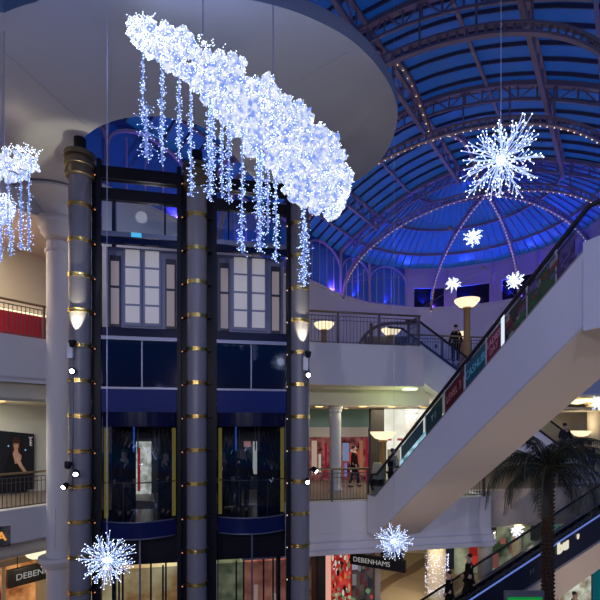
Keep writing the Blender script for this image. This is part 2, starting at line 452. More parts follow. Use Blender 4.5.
for k in range(4):
    t = (0,-5.55,-10.0,-16.5)[k]
    A = arch_pts(t); arch(A, 'arch_rib', k < 2)
    # struts from arch crown region up to the glazing, and a deep truss rafter over it
    mb = MB()
    g = [rp_v(t, q)-V((0,0,.18)) for q in [-1+i/12 for i in range(25)]]
    for p, q in zip(g, g[1:]): mb.beam(p, q, .2, .16)
    g2 = [p-V((0,0,.55)) for p in g[2:-2]]
    for p, q in zip(g2, g2[1:]): mb.beam(p, q, .08, .08)
    for i, p in enumerate(g[2:-2]):
        mb.beam(p, g2[i], .05, .05)
        if i < len(g2)-1: mb.beam(p if i % 2 else g2[i], g2[i+1] if i % 2 else g[3+i], .04, .04)
    for i in (9, 12, 15, 21, 24, 27):
        s = (A[i]-CA).dot(Vv)/RE
        mb.beam(A[i], rp_v(t, s)-V((0,0,.2)), .05, .05)
    mb.build('rafter_truss', ROOFST, roof)
# apse ribs from the wall top to the crown
apex = ap(0, 1.25, ZC-.12)
def rib(foot, name='apse_rib'):
    g = []
    for i in range(19):
        th = math.pi/2*i/18
        xy = foot.lerp(V((apex.x, apex.y, 0)), 1-math.cos(th)); g.append(V((xy.x, xy.y, ZW+(apex.z-ZW)*math.sin(th))))
    return arch(g, name, True, w=.15, h=.22)
def drum(px, r=RR-.1):
    best = None
    for i in range(721):
        al = math.pi*i/720; p = CA-Vv*r*math.cos(al)+U*r*math.sin(al)
        x = 300+F*p.x/p.y
        if U.dot(p-CA) >= 0 and (best is None or abs(x-px) < best[0]): best = (abs(x-px), p)
    return best[1]
for px in (431, 519, 598): rib(drum(px))
for g0 in ([(366,48,15.0),(378,47,15.3),(392,53,15.8),(403,64,16.2),(412,80,16.7),(420,100,17.2),(426,118,17.6),(431,133,18.0)],
           [(438,131,18.0),(450,131,18.4),(461,136,19.0),(469,146,19.8),(475,162,20.8),(479,180,21.8),(481,192,22.4)]):
    arch([P(*q) for q in g0], 'cross_rib', True, w=.14, h=.16)
# tie rods of the apse, meeting at two nodes
mb = MB()
def proj(px, py, D): return P(px, py, D)
nd1 = P(450,228,22); nd2 = P(484,268,23)
mb.tube([P(345,282,26), nd1+V((0,0,0))], .012, 5); mb.tube([nd1, P(382,205,24)], .012, 5); mb.tube([nd1, nd2], .012, 5)
mb.tube([nd2, P(522,302,26)], .012, 5); mb.tube([nd2, P(425,306,28)], .012, 5); mb.tube([nd2, P(345,282,26)], .012, 5); mb.tube([nd2, P(580,236,20)], .012, 5)
mb.tube([nd1, P(600,262,19)], .010, 5)
mb.ball(nd1, .10); mb.ball(nd2, .10)
mb.tube([P(117,172,15.2), P(148,122,16.5)], .045, 8); mb.tube([P(127,173,15.2), P(157,121,16.5)], .045, 8)
mb.build('tie_rod', ROOFST, roof)

# ---------------------------------------------------------------- big white soffit
ZS = 14.7
def S(px, py):
    D = F*(ZS-EYE)/(HY-py); return V(((px-300)/F*D, D, ZS))
right_rim = [(213,-4),(245,-1),(270,4),(300,13),(326,25),(346,36),(362,49),(376,64),(387,80),(394,94),(398,109),(397,125),(391,144),(382,159),(370,172),(355,182),(335,192),(312,199),(290,200),(268,192),(252,177),(236,158),(220,140),(205,128),(188,121),(165,117),(145,116),(130,117),(112,121),(98,127),(88,134),(78,142)]
rim = [S(*p) for p in right_rim]
left = [V((-6.6,12.6,ZS)), LA+U*2.2+V((0,0,ZS)), LA+U*1.9-Vv*1.2+V((0,0,ZS)), lw0-Vv*1.2+V((0,0,ZS)), V((-9.5,5.0,ZS))]
near = [V((-7.6,5.9,ZS)), S(-6,17), S(20,6), S(45,0), V((-4.35,7.2,ZS)), V((-3.2,7.1,ZS)), V((-2.3,7.25,ZS))]
poly = rim+left+near
# smooth the outline once
def smooth_poly(p):
    out = []
    for i in range(len(p)):
        a = p[i]; b = p[(i+1) % len(p)]
        out += [a.lerp(b,.25), a.lerp(b,.75)]
    return out
poly = smooth_poly(smooth_poly(poly))
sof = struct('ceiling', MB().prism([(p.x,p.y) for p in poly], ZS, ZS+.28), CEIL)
# seams of the soffit panels
mb = MB()
for a, b in (((85,0),(112,60)),((112,60),(108,120)),((0,48),(85,125)),((348,22+30),(300,80))):
    mb.beam(S(*a)-V((0,0,.004)), S(*b)-V((0,0,.004)), .015, .01)
struct('trim_7', mb, mat('soffit_seam', (.5,.49,.5), .7))

# ---------------------------------------------------------------- left gallery: wall, ceilings, column
LB = LA-Vv*3.6
def lg(t, s, z): return LA+U*t-Vv*s+V((0,0,z))
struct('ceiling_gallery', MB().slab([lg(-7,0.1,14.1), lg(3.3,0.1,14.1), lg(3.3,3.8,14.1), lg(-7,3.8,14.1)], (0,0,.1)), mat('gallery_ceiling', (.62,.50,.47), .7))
fascia('trim_8', [lw0, LA+U*2.2], 14.05, 14.75, WHITE)
SHOPW = mat('shop_wall_white', (.80,.80,.72), .6)
struct('wall_gallery_upper', MB().slab([lg(-7,3.6,L3), lg(9,3.6,L3), lg(9,3.6,14.15), lg(-7,3.6,14.1)], -Vv*.2), CREAM)
struct('wall_gallery_middle', MB().slab([lg(-7,3.6,L2), lg(3.2,3.6,L2), lg(3.2,3.6,8.42), lg(-7,3.6,8.42)], -Vv*.2), SHOPW)
struct('wall_gallery_lower', MB().slab([lg(-7,3.9,L1), lg(3.2,3.9,L1), lg(3.2,3.9,3.75), lg(-7,3.9,3.75)], -Vv*.2), CREAM)
# round white column, double height
cc = V((-7.5,14.02,0))
col = thing('round_column', 'tall white round column with ringed capital at the left gallery edge', 'column', cc+V((0,0,0)))
MB().lathe(cc, [(.38,0)]+[(.36,.3+13*k/26) for k in range(27)]+[(.355,13.35)], 32).build('shaft', WHITE, col, smooth=True)
MB().lathe(cc, [(.36,13.0),(.40,13.02),(.40,13.10),(.36,13.12)], 32).build('neck_ring', WHITE, col, smooth=True)
MB().lathe(cc, [(.36,13.45),(.42,13.5),(.52,13.62),(.52,13.75),(.60,13.8),(.60,14.04)], 32).build('capital', WHITE, col, smooth=True)
MB().box(cc+V((.0,.0,4.55)), (.55,.55,1.25), Matrix.Rotation(math.atan2(U.y,U.x),3,'Z')).build('pilaster_block', WHITE, col, bevel=.01)
MB().lathe(cc, [(.40,3.3),(.50,3.35),(.50,3.45),(.58,3.5),(.58,3.65)], 32).build('lower_capital', WHITE, col, smooth=True)
# curved brackets at the gallery ceiling
mb = MB()
for j in range(12):
    a0, a1 = math.pi/2*j/12, math.pi/2*(j+1)/12
    def bp(a, r): return cc+(-Vv*(1.3-r*math.sin(a))*0)-U*(1.3-1.3*math.cos(math.pi/2-a))*1+V((0,0,14.1-(1-math.sin(math.pi/2-a))*0))
mb.lathe(cc+V((0,0,14.04)), [(.40,0),(.45,.15),(.55,.3),(.75,.45),(1.05,.58),(1.25,.62)], 32)
mb.build('flared_head', WHITE, col, smooth=True)

# ---------------------------------------------------------------- railings
def railing(name, label, a, b, z, group=None, bay=1.25, h=1.07, dens=.115, m=RAIL, end=True, top=DKBRASS):
    r = thing(name, label, 'railing', a+V((0,0,z)), group)
    d = b-a; L = d.length; d.normalize(); nb = max(1, round(L/bay))
    MB().tube([a-d*.06+V((0,0,z+h)), b+d*.06+V((0,0,z+h))], .035, 10).build('handrail', top, r, smooth=True)
    for i in range(nb+1):
        q = a+d*L*i/nb
        MB().box(q+V((0,0,z+h/2)), (.055,.055,h), Matrix.Rotation(math.atan2(d.y,d.x),3,'Z')).build('post', m, r)
    for i in range(nb):
        mb = MB(); p = a+d*(L*i/nb+.06); q = a+d*(L*(i+1)/nb-.06); l = (q-p).length
        zt, zb = z+h-.13, z+.09
        mb.beam(p+V((0,0,zt)), q+V((0,0,zt)), .02, .025); mb.beam(p+V((0,0,zb)), q+V((0,0,zb)), .02, .025)
        mb.beam(p+V((0,0,zt-.14)), q+V((0,0,zt-.14)), .015, .018)
        k = max(2, round(l/dens))
        for j in range(k+1):
            x = p.lerp(q, j/k); mb.beam(x+V((0,0,zb)), x+V((0,0,zt)), .016, .016)
        mb.build('baluster_panel', m, r)
    return r
G = 'metal railings along the gallery edges'
railing('gallery_railing', 'long upper-level railing right of the lifts above the white fascia', edge(-.5)+N*.1, fe+N*.1-W*.1, L3)
railing('gallery_railing', 'short railing facing sideways at the head of the descending escalator', fe+N*.2-W*.05, fe+N*1.0-W*.05, L3)
railing('gallery_railing', 'set-back upper-level railing in front of the tall lit lamp post', V((4.6,18.3,0)), V((9.6,19.2,0)), L3)
railing('gallery_railing', 'middle-level railing beside the foot of the large escalator', edge(-.5)+N*.1, edge(1.95)+N*.1, L2)
railing('gallery_railing', 'small dark railing seen in the gap under the large escalator', edge(4.2)+N*.12, edge(6.2)+N*.12, L2, h=1.0)
railing('gallery_railing', 'left upper gallery railing in front of the red shop', lg(-4,.12,0), lg(1.25,.12,0), L3, bay=1.5)
railing('gallery_railing', 'left middle gallery railing in front of the perfume poster', lg(-4,.12,0), lg(1.35,.12,0), L2, bay=1.6)

# ---------------------------------------------------------------- lift columns
O = V((-5.38,11.0,0))
def LW(a, b, z): return O+W*a+N*b+V((0,0,z))
RZ = Matrix.Rotation(math.atan2(W.y,W.x),3,'Z')
names = ['grey lift tower column with brass bands, left of the lifts', 'grey banded tower column between the two lifts', 'grey banded tower column right of the lifts, under the light cloud']
for i, a in enumerate((0, 2.79, 5.48)):
    c = LW(a, 0, 0)
    t = thing('lift_tower_column', names[i], 'column', c, 'brass-banded columns of the lift tower')
    MB().lathe(c, [(.255,14.25*k/30) for k in range(31)], 40).build('shaft', GREY_COL, t, smooth=True)
    MB().lathe(c, [(.14,14.25),(.14,14.69)], 20).build('neck', BLACK, t)
    for k in range(-9, 8):
        z = 7.92+.85*k
        if .3 < z < 13.7: MB().lathe(c+V((0,0,z)), [(.256,-.05),(.275,-.05),(.275,-.018),(.268,-.012),(.268,.012),(.275,.018),(.275,.05),(.256,.05)], 40, cap=False).build('brass_band', BRASS, t, smooth=False)
    MB().lathe(c, [(.31,13.72),(.335,13.74),(.335,13.86),(.315,13.88),(.315,13.96),(.35,13.98),(.35,14.10),(.275,14.12),(.275,14.18),(.36,14.20),(.36,14.30)], 40).build('capital', mat('dark_bronze_capital', (.20,.16,.10), .4, metal=.7), t)
    for sdx in ([1] if i == 0 else [-1,1] if i == 1 else [-1]):
        for k in range(-9, 8):                    # small bracket lamps on the dark track
            z = 7.92+.85*k
            if z < 1: continue
            MB().box(c+W*(sdx*.31)+V((0,0,z)), (.10,.10,.05), RZ).build('bracket', BLACK, t)
            if i != 1 or sdx < 0: MB().ball(c+W*(sdx*.36)-N*.08+V((0,0,z-.06)), .017, 8, 5).build('marker_lamp', glow('pale_marker', (1,.75,.6), 1.0) if i == 2 else glow('amber_lamp', (1,.35,.15), .8), t)

# ---------------------------------------------------------------- lift shafts and cars
FLOORED = mat('lift_floor', (.05,.05,.06), .4)
GOLD = glow('gold_light_strip', (.62,.50,.12), .40)
DOORF = mat('door_frame_grey', (.20,.22,.34), .4)
def rect(mb, a0, a1, b, z0, z1, t=.03):
    mb.slab([LW(a0,b,z0), LW(a1,b,z0), LW(a1,b,z1), LW(a0,b,z1)], N*t); return mb
def arcline(a0, a1, sag, z, n=16, b=0, inset=0):
    out = []
    for i in range(n+1):
        f = i/n; a = a0+(a1-a0)*f; out.append(LW(a, b-sag*math.sin(math.pi*f)**.8+inset, z))
    return out
def arcband(mb, a0, a1, sag, z0, z1, th=.03, b=0, n=16):
    A = arcline(a0,a1,sag,z0,n,b); B = arcline(a0,a1,sag,z1,n,b); A2 = [p+N*th for p in A]; B2 = [p+N*th for p in B]
    for i in range(n):
        mb.add([A[i],A[i+1],B[i+1],B[i],A2[i],A2[i+1],B2[i+1],B2[i]], [(0,1,2,3),(5,4,7,6),(3,2,6,7),(1,0,4,5)])
    return mb
def solid_arc(mb, a0, a1, sag, z0, z1, bback, n=16, b=0):
    A = arcline(a0,a1,sag,0,n,b)
    poly = [(p.x,p.y) for p in A]+[(LW(a1,bback,0).x, LW(a1,bback,0).y), (LW(a0,bback,0).x, LW(a0,bback,0).y)]
    return mb.prism(poly, z0, z1)
for bay, (a0, a1) in enumerate(((.47, 2.32), (3.27, 5.13))):
    side = ('left', 'right')[bay]
    t = thing('lift_shaft', 'dark steel and glass shaft of the %s lift' % side, 'lift shaft', LW((a0+a1)/2,0,0))
    for a in (a0-.03, a1+.03):
        MB().box(LW(a,.02,7.15), (.10,.14,14.2), RZ).build('post', BLACK, t)
        MB().box(LW(a,1.75,7.15), (.10,.14,14.2), RZ).build('post', BLACK, t)
    for e0, e1 in (((.24,a0),(a1,2.56)) if bay == 0 else ((3.03,a0),(a1,5.25))):
        rect(MB(), e0, e1, .12, .1, 14.1, .05).build('side_panel', BLACK, t)
    for z, h, m in ((13.95,.30,BLACK),(13.42,.28,BLACK),(12.43,.12,STEEL),(12.28,.14,DKNAVY),(10.0,.24,DKNAVY),(9.86,.09,STEEL),(8.62,.05,STEEL)):
        rect(MB(), a0, a1, -.02 if m is not STEEL else -.04, z-h/2, z+h/2, .12).build('cross_beam', m, t)
    # top beams running into the columns
    rect(MB(), a0-.2, a1+.2, .05, 13.8, 14.1, .12).build('head_beam', BLACK, t)
    # upper window
    w1 = rect(MB(), a0, a1, .03, 12.5, 13.28, .015).build('upper_pane', GLASS, t)
    for a in (a0+.32, a1-.32): rect(MB(), a-.02, a+.02, 0, 12.5, 13.28, .05).build('mullion', BLACK, w1)
    # reddish-dark glazed level
    w2 = rect(MB(), a0, a1, .03, 8.64, 9.84, .015).build('smoked_pane', DARKGLASS, t)
    rect(MB(), (a0+a1)/2-.015+(-.02 if bay else .05), (a0+a1)/2+.015+(-.02 if bay else .05), 0, 8.64, 9.84, .05).build('mullion', STEEL, w2)
    rect(MB(), a0, a1, .9, 8.6, 9.9, .05).build('back_panel', DKNAVY, t)
    # lower shaft glazing
    lowg = rect(MB(), a0, a1, .04, .1, 4.1, .015).build('lower_pane', CARGLASS, t)
    for f in (.0, .28, .5, .80, 1.0):
        a = a0+(a1-a0)*f; rect(MB(), a-.02, a+.02, -.01, .1, 4.15 if f not in (.5,) else 4.9, .06).build('mullion', STEEL if f in (0,.5,1) else BLACK, lowg)
    rect(MB(), a0, a1, .3, 4.12, 4.9, .1).build('dark_spandrel', BLACK, t)
    # landing doors on the upper level
    d = thing('landing_door', 'pale panelled lift doors on the upper level of the %s shaft' % side, 'door', LW((a0+a1)/2,.55,L3))
    b = .55; ac = (a0+a1)/2-.02
    rect(MB(), a0, a1, b+.08, L3-.15, 12.35, .04).build('door_surround', DOORF, d)
    for s in (-1, 1):
        x0, x1 = (ac-.46, ac-.03) if s < 0 else (ac+.03, ac+.46)
        leaf = rect(MB(), x0-.01, x1+.01, b+.02, L3, 12.05, .05).build('door_leaf', DOORF, d)
        for k in range(4):
            z0 = L3+.08+k*.49
            rect(MB(), x0+.04, x1-.04, b-.005, z0, z0+.43, .03).build('pane', FROST, leaf)
        x0, x1 = (a0+.10, a0+.36) if s < 0 else (a1-.36, a1-.10)
        sl = rect(MB(), x0, x1, b+.0, L3-.05, 12.1, .04).build('side_light', mat('side_light_frame', (.03,.03,.05), .4), d)
        rect(MB(), x0+.03, x1-.03, b-.012, L3+.02, L3+.95, .03).build('pane', mat('side_pane', (.45,.38,.36), .3, emit=(.9,.7,.55), es=.10), sl)
        rect(MB(), x0+.03, x1-.03, b-.012, L3+1.02, 11.95, .03).build('pane', mat('side_pane', (.45,.38,.36), .3), sl)
    if bay == 0: MB().box(LW(ac-.05,-.08,12.42), (.24,.03,.1), RZ).build('level_display', glow('cyan_display', (.08,.5,.9), .9), d)
    # the car
    c = thing('lift_car', 'glass %s lift car with bowed front, blue base ring and passengers inside' % side, 'lift', LW((a0+a1)/2,.4,L2))
    ca0, ca1 = a0+.05, a1-.05; sag = .34
    rect(MB(), a0+.03, a1-.03, -.02, 8.02, 8.6, .3).build('roof_panel', NAVY, c)
    solid_arc(MB(), ca0, ca1, sag, 7.66, 8.02, 1.5).build('header', DKNAVY, c, smooth=False)
    solid_arc(MB(), ca0, ca1, sag, 4.92, 5.32, 1.5).build('base_ring', mat('blue_ring_enamel', (.008,.012,.07), .25, spec=.2), c)
    MB().tube(arcline(ca0,ca1,sag+.02,5.33), .018, 6).build('trim_band', STEEL, c, smooth=True)
    MB().tube(arcline(ca0,ca1,sag+.02,4.92), .018, 6).build('trim_band', STEEL, c, smooth=True)
    arcband(MB(), ca0, ca1, sag-.02, 5.33, 7.66, .012).build('bowed_glass', CARGLASS, c, smooth=True)
    hr = MB().tube(arcline(ca0+.03,ca1-.03,sag-.08,6.28), .016, 6).build('handrail', DKBRASS, c, smooth=True)
    for f in (.3,.72):
        q = LW(ca0+(ca1-ca0)*f, -(sag-.08)*math.sin(math.pi*f)**.8, 0)
        MB().tube([q+V((0,0,5.33)), q+V((0,0,6.28))], .012, 6).build('rail_post', DKBRASS, hr)
    for a in (ca0+.06, ca1-.06):
        MB().box(LW(a,.12,6.5), (.09,.05,2.25), RZ).build('gold_side_strip', GOLD, c)
    rect(MB(), ca0, ca0+.55, 1.45, 5.33, 7.66, .05).build('rear_panel', BLACK, c)
    rect(MB(), ca1-.6, ca1, 1.45, 5.33, 7.66, .05).build('rear_panel', BLACK, c)
    rect(MB(), ca0+.55, ca1-.6, 1.45, 7.3, 7.66, .05).build('rear_panel', BLACK, c)
    for f, m in ((.30,'blue'),(.36,'st'),(.62,'st'),(.68,'st')):
        MB().box(LW(ca0+(ca1-ca0)*f,1.3,7.3), (.035,.03,.7), RZ).build('hanging_fin', STEEL if m == 'st' else glow('blue_neon', (.05,.2,.9), .8), c)

# ---------------------------------------------------------------- spotlight poles
def spotpole(label, c, ztop, zbot, heads, up_target):
    t = thing('spotlight_pole', label, 'spotlight', c+V((0,0,zbot)))
    MB().tube([c+V((0,0,zbot)), c+V((0,0,ztop))], .014, 8).build('pole', STEEL, t, smooth=True)
    MB().box(c+V((-.06,.02,ztop-.3)), (.13,.10,.36)).build('ballast_box', WHITE, t, bevel=.01)
    for (dx, dz, dirv, lit) in heads:
        p = c+V((dx,-.06,0)); p.z = dz; dv = V(dirv).normalized()
        h = MB().tube([p-dv*.11, p-dv*.08, p+dv*.02, p+dv*.05], [.04,.065,.085,.085], 14).build('lamp_head', BLACK, t, smooth=True)
        MB().tube([p+dv*.052, p+dv*.056], .052, 14).build('lens', SPOTW if lit else BLACK, h)
        MB().beam(V((c.x,c.y,p.z)), p-dv*.05, .02, .03).build('bracket', BLACK, h)
    return t
cl = LW(0,0,0)-N*.38; cr_ = LW(5.48,0,0)-N*.38
cl.x -= .06; cr_.x += .14
zl = lambda py, D: EYE+(HY-py)/F*D
spotpole('pole of black spotlights before the left lift column', cl, zl(338,cl.y), zl(490,cl.y),
  [(.02,zl(343,cl.y),(0,.05,1),False),(0.02,zl(371,cl.y),(.25,-1,-.35),True),(.10,zl(473,cl.y),(.4,-1,-.5),True),(-.16,zl(486,cl.y),(-.3,-1,-.5),True),(-.08,zl(464,cl.y),(0,.4,1),False)], None)
spotpole('pole of black spotlights before the right lift column', cr_, zl(352,cr_.y), zl(484,cr_.y),
  [(0,zl(354,cr_.y),(0,.05,1),False),(0.0,zl(375,cr_.y),(.1,-1,-.3),True),(.18,zl(470,cr_.y),(.8,-.5,-.7),True),(-.02,zl(481,cr_.y),(.1,-1,-.4),True)], None)
light('SPOT', (cl.x+.06,cl.y-.07,zl(340,cl.y)+.0), 300, (1,.94,.66), .02, LW(0,0,11.4), 40, .5, 'column_uplight')
light('SPOT', (cr_.x-.08,cr_.y-.07,zl(352,cr_.y)), 300, (1,.94,.66), .02, LW(5.48,0,11.3), 40, .5, 'column_uplight')

# ---------------------------------------------------------------- escalators
DECK = mat('escalator_deck_metal', (.30,.30,.36), .35, metal=.6)
STEPM = mat('escalator_step', (.09,.09,.10), .5, metal=.5)
BLUEW = mat('white_cladding', (.72,.71,.78), .45, noise=.02)
def escalator(label, A, B, width, side, clad=(1.2), cladmat=BLUEW, undermat=WHITE, flat=1.6, flat0=1.2, bal=.72, sidecol=None, hr=RUBBER):
    """A = lower near-side deck point, B = upper near-side deck point (deck = base of glass); side = unit vector to the other side"""
    t = thing('escalator', label, 'escalator', V((A.x,A.y,A.z-.25)))
    d = B-A; dh = V((d.x,d.y,0)).normalized(); A0 = A-dh*flat0; B1 = B+dh*flat
    path = [A0, A, B, B1]
    dz = V((0,0,1))
    def off(pts, s, z): return [p+side*s+dz*z for p in pts]
    def strip(s0, s1, z0, z1, pts=path):
        mb = MB()
        for p, q in zip(pts, pts[1:]):
            vs = [p+side*s0+dz*z0, q+side*s0+dz*z0, q+side*s0+dz*z1, p+side*s0+dz*z1]
            mb.slab(vs, side*(s1-s0))
        return mb
    under = [A0, A, B+dh*.0, B1]
    strip(0, .08, -clad, 0).build('near_cladding', cladmat, t)
    strip(width-.08, width, -clad, 0).build('far_cladding', cladmat, t)
    strip(.0, width, -clad-.05, -clad).build('underside', undermat, t)
    for s, nm in ((.0,'near'),(width-.16,'far')):
        strip(s, s+.16, 0, .04).build('deck_strip', DECK, t)
        strip(s+.07, s+.085, .04, bal-.04).build('balustrade_glass', GLASS, t)
        pts = off([A0+dh*.2, A, B, B1], s+.08, bal)
        pts = [pts[0]-dz*bal*.75, pts[0]-dh*.22-dz*bal*.38, pts[0]-dz*.04+dh*.02]+pts[1:]
        MB().tube(pts, .042, 8).build('handrail', hr, t, smooth=True)
    L = d.length; ns = max(4, int(abs(d.z)/.2))
    mb = MB(); hd = V((d.x,d.y,0))
    for i in range(ns):
        p = A+hd*(i/ns)+dz*(-.22+(i+1)*d.z/ns-.0); q = A+hd*((i+1)/ns); q.z = p.z
        mb.slab([p+side*.2, q+side*.2, q+side*(width-.2), p+side*(width-.2)], (0,0,-d.z/ns-.02))
    mb.slab([A0+side*.2-dz*.25, A+side*.2-dz*.25, A+side*(width-.2)-dz*.25, A0+side*(width-.2)-dz*.25], (0,0,.03))
    mb.slab([B+side*.2-dz*.25, B1+side*.2-dz*.25, B1+side*(width-.2)-dz*.25, B+side*(width-.2)-dz*.25], (0,0,.03))
    mb.build('steps', STEPM, t)
    return t, strip
mA = V((2.34,14.06,L2+.25)); mB = V((4.64,7.33,L3+.25))
mh = V((mB.x-mA.x, mB.y-mA.y, 0)).normalized(); msd = V((-mh.y, mh.x, 0))
esc, strip = escalator('large white-sided escalator rising toward the viewer, with advert panels on its glass', mA, mB, 1.6, msd, clad=1.2, undermat=mat('escalator_underside', (.62,.54,.48), .55), flat=2.6, flat0=.5)
# top landing block
MB().slab([mB+V((0,0,-1.32)), mB+mh*2.6+V((0,0,-1.32)), mB+mh*2.6+V((0,0,.12)), mB+V((0,0,.12))], msd*.1-msd*.14).build('landing_block', BLUEW, esc)
# advert panels behind the balustrade glass
sl = (mB-mA); upn = V((0,0,1))
def epan(f0, f1, z0=.05, z1=.60, s=.06): 
    p = mA+sl*f0; q = mA+sl*f1; return [p+msd*s+upn*z0, q+msd*s+upn*z0, q+msd*s+upn*z1, p+msd*s+upn*z1]
def ffor(px):                                      # position along the escalator for a picture column
    k = (px-300)/F; return (k*mA.y-mA.x)/(sl.x-k*sl.y)
ads = [(400,421,(.03,.12,.16),'',None),(424,440,(.03,.10,.09),'Y 1',(.45,.5,.5)),(443,461,(.16,.02,.025),'LEVEL 3',(.55,.25,.25)),(463.5,483,(.01,.14,.20),'CASHLIB',(.15,.55,.72)),
       (484.5,499,(.26,.015,.05),'LADIES\nDAY',(.62,.3,.42)),(502,524,(.02,.02,.025),'',None),(525,553,(.02,.09,.04),'',None),(554,572,(.05,.03,.14),'',None)]
for x0, x1, c, tx, tc_ in ads:
    f0, f1 = ffor(x0), ffor(x1)
    pm = mat('advert_%d' % int(x0), tuple(v*.7 for v in c), .3)
    o = MB().slab(epan(f0, f1), msd*.01).build('advert_panel', pm, esc)
    MB().slab(epan(f0-.006, f0, z1=.66), msd*.012).build('panel_joint', mat('pale_joint', (.55,.52,.55), .4), esc)
    if tx:
        p = mA+sl*((f0+f1)/2)+msd*.052+upn*.33
        hgt = .19 if '\n' in tx else .24
        text(tx, hgt if len(tx) < 6 or '\n' in tx else .25, p, sl, upn-sl.normalized()*0, mat('advert_ink_%d' % int(x0), tc_, .4), o, sx=.78)
    if x0 in (502,525,554):
        rn = random.Random(int(x0))
        cols = [(.3,.3,.28),(.18,.02,.02),(.03,.14,.05),(.10,.07,.25)]
        for k in range(16):
            f = rn.uniform(f0+.005, f1-.012); z = rn.uniform(.08,.5); ci = rn.randrange(4) if x0 < 550 else 3
            MB().slab(epan(f, f+rn.uniform(.008,.025), z, z+rn.uniform(.04,.12), .052), msd*.006).build('advert_patch', mat('patch_%d' % ci, cols[ci], .4), o)
for px in (499,):
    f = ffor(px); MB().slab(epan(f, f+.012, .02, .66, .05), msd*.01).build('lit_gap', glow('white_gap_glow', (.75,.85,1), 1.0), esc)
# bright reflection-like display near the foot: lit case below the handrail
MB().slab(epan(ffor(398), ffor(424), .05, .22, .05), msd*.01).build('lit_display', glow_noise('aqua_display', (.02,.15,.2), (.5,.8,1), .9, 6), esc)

# upper escalator descending behind, level 3 -> level 2
uA = V((13.0,19.5,L2+.25)); uB = V((4.35,16.1,L3+.25))
uh = V((uB.x-uA.x, uB.y-uA.y, 0)).normalized(); usd = V((uh.y, -uh.x, 0))
if usd.y < 0: usd = -usd
esc2, _ = escalator('escalator descending to the right behind the large one, carrying two people', uA, uB, 1.3, usd, clad=1.25, flat=.6, flat0=2.5, bal=.85, hr=RUBBER)
# lower escalator, bottom right
def PD(px, py, p0, d):                             # point on the vertical plane through p0 along d seen at (px, py)
    k = (px-300)/F; t_ = (k*p0.y-p0.x)/(d.x-k*d.y); q = p0+d*t_; q.z = EYE+(HY-py)/F*q.y; return q
LD = V((.993,.12,0)).normalized(); p0 = V((7.0,15.0,0))
bA = PD(470,617,p0,LD); bB = PD(640,505,p0,LD)
d_ = (bB-bA); bA = bA-d_*((bA.z-.27)/d_.z)
esc3, strip3 = escalator('dark-sided lower escalator with blue light strip behind the palm', bA, bB, 1.5, V((-LD.y,LD.x,0)), clad=.30, cladmat=mat('dark_escalator_panel', (.014,.016,.035), .3), undermat=BEIGE, flat=1.5, bal=.68)
bs = V((-LD.y,LD.x,0))
strip3(-.01, .05, .0, .56).build('near_balustrade_panel', MATS['dark_escalator_panel'], esc3)
strip3(-.03, -.012, .54, .60).build('light_strip', glow('blue_light_strip', (.16,.25,.75), .75), esc3)
strip3(-.03, 0, -.35, -.27).build('edge_strip', DECK, esc3)
q = PD(562,546,p0,LD)
text('bu', .46, q-bs*.05, bB-bA, V((0,0,1)), glow('sign_letter_glow', (.85,.8,.62), .9), esc3, name='sign_letter', ext=.02, bold=.03)
text("'", .45, PD(577,540,p0,LD)-bs*.05, bB-bA, V((0,0,1)), MATS['sign_letter_glow'], esc3, name='sign_letter', ext=.02, bold=.02)
text("11", .22, PD(531,571,p0,LD)-bs*.05, bB-bA, V((0,0,1)), mat('grey_letters', (.3,.3,.34), .5), esc3, name='sign_letter', ext=.01)
# beige cladding wall under the lower escalator
a = bA-V((0,0,.36)); b = bB-V((0,0,.36))
mb = MB(); m0 = a.lerp(b,.15); x1 = PD(640,540,p0,LD); x0_ = PD(500,640,p0,LD)
mb.slab([V((m0.x,m0.y,0)), x0_, x1, b, m0], bs*.4)
struct('wall_stair_side', mb, BEIGE)

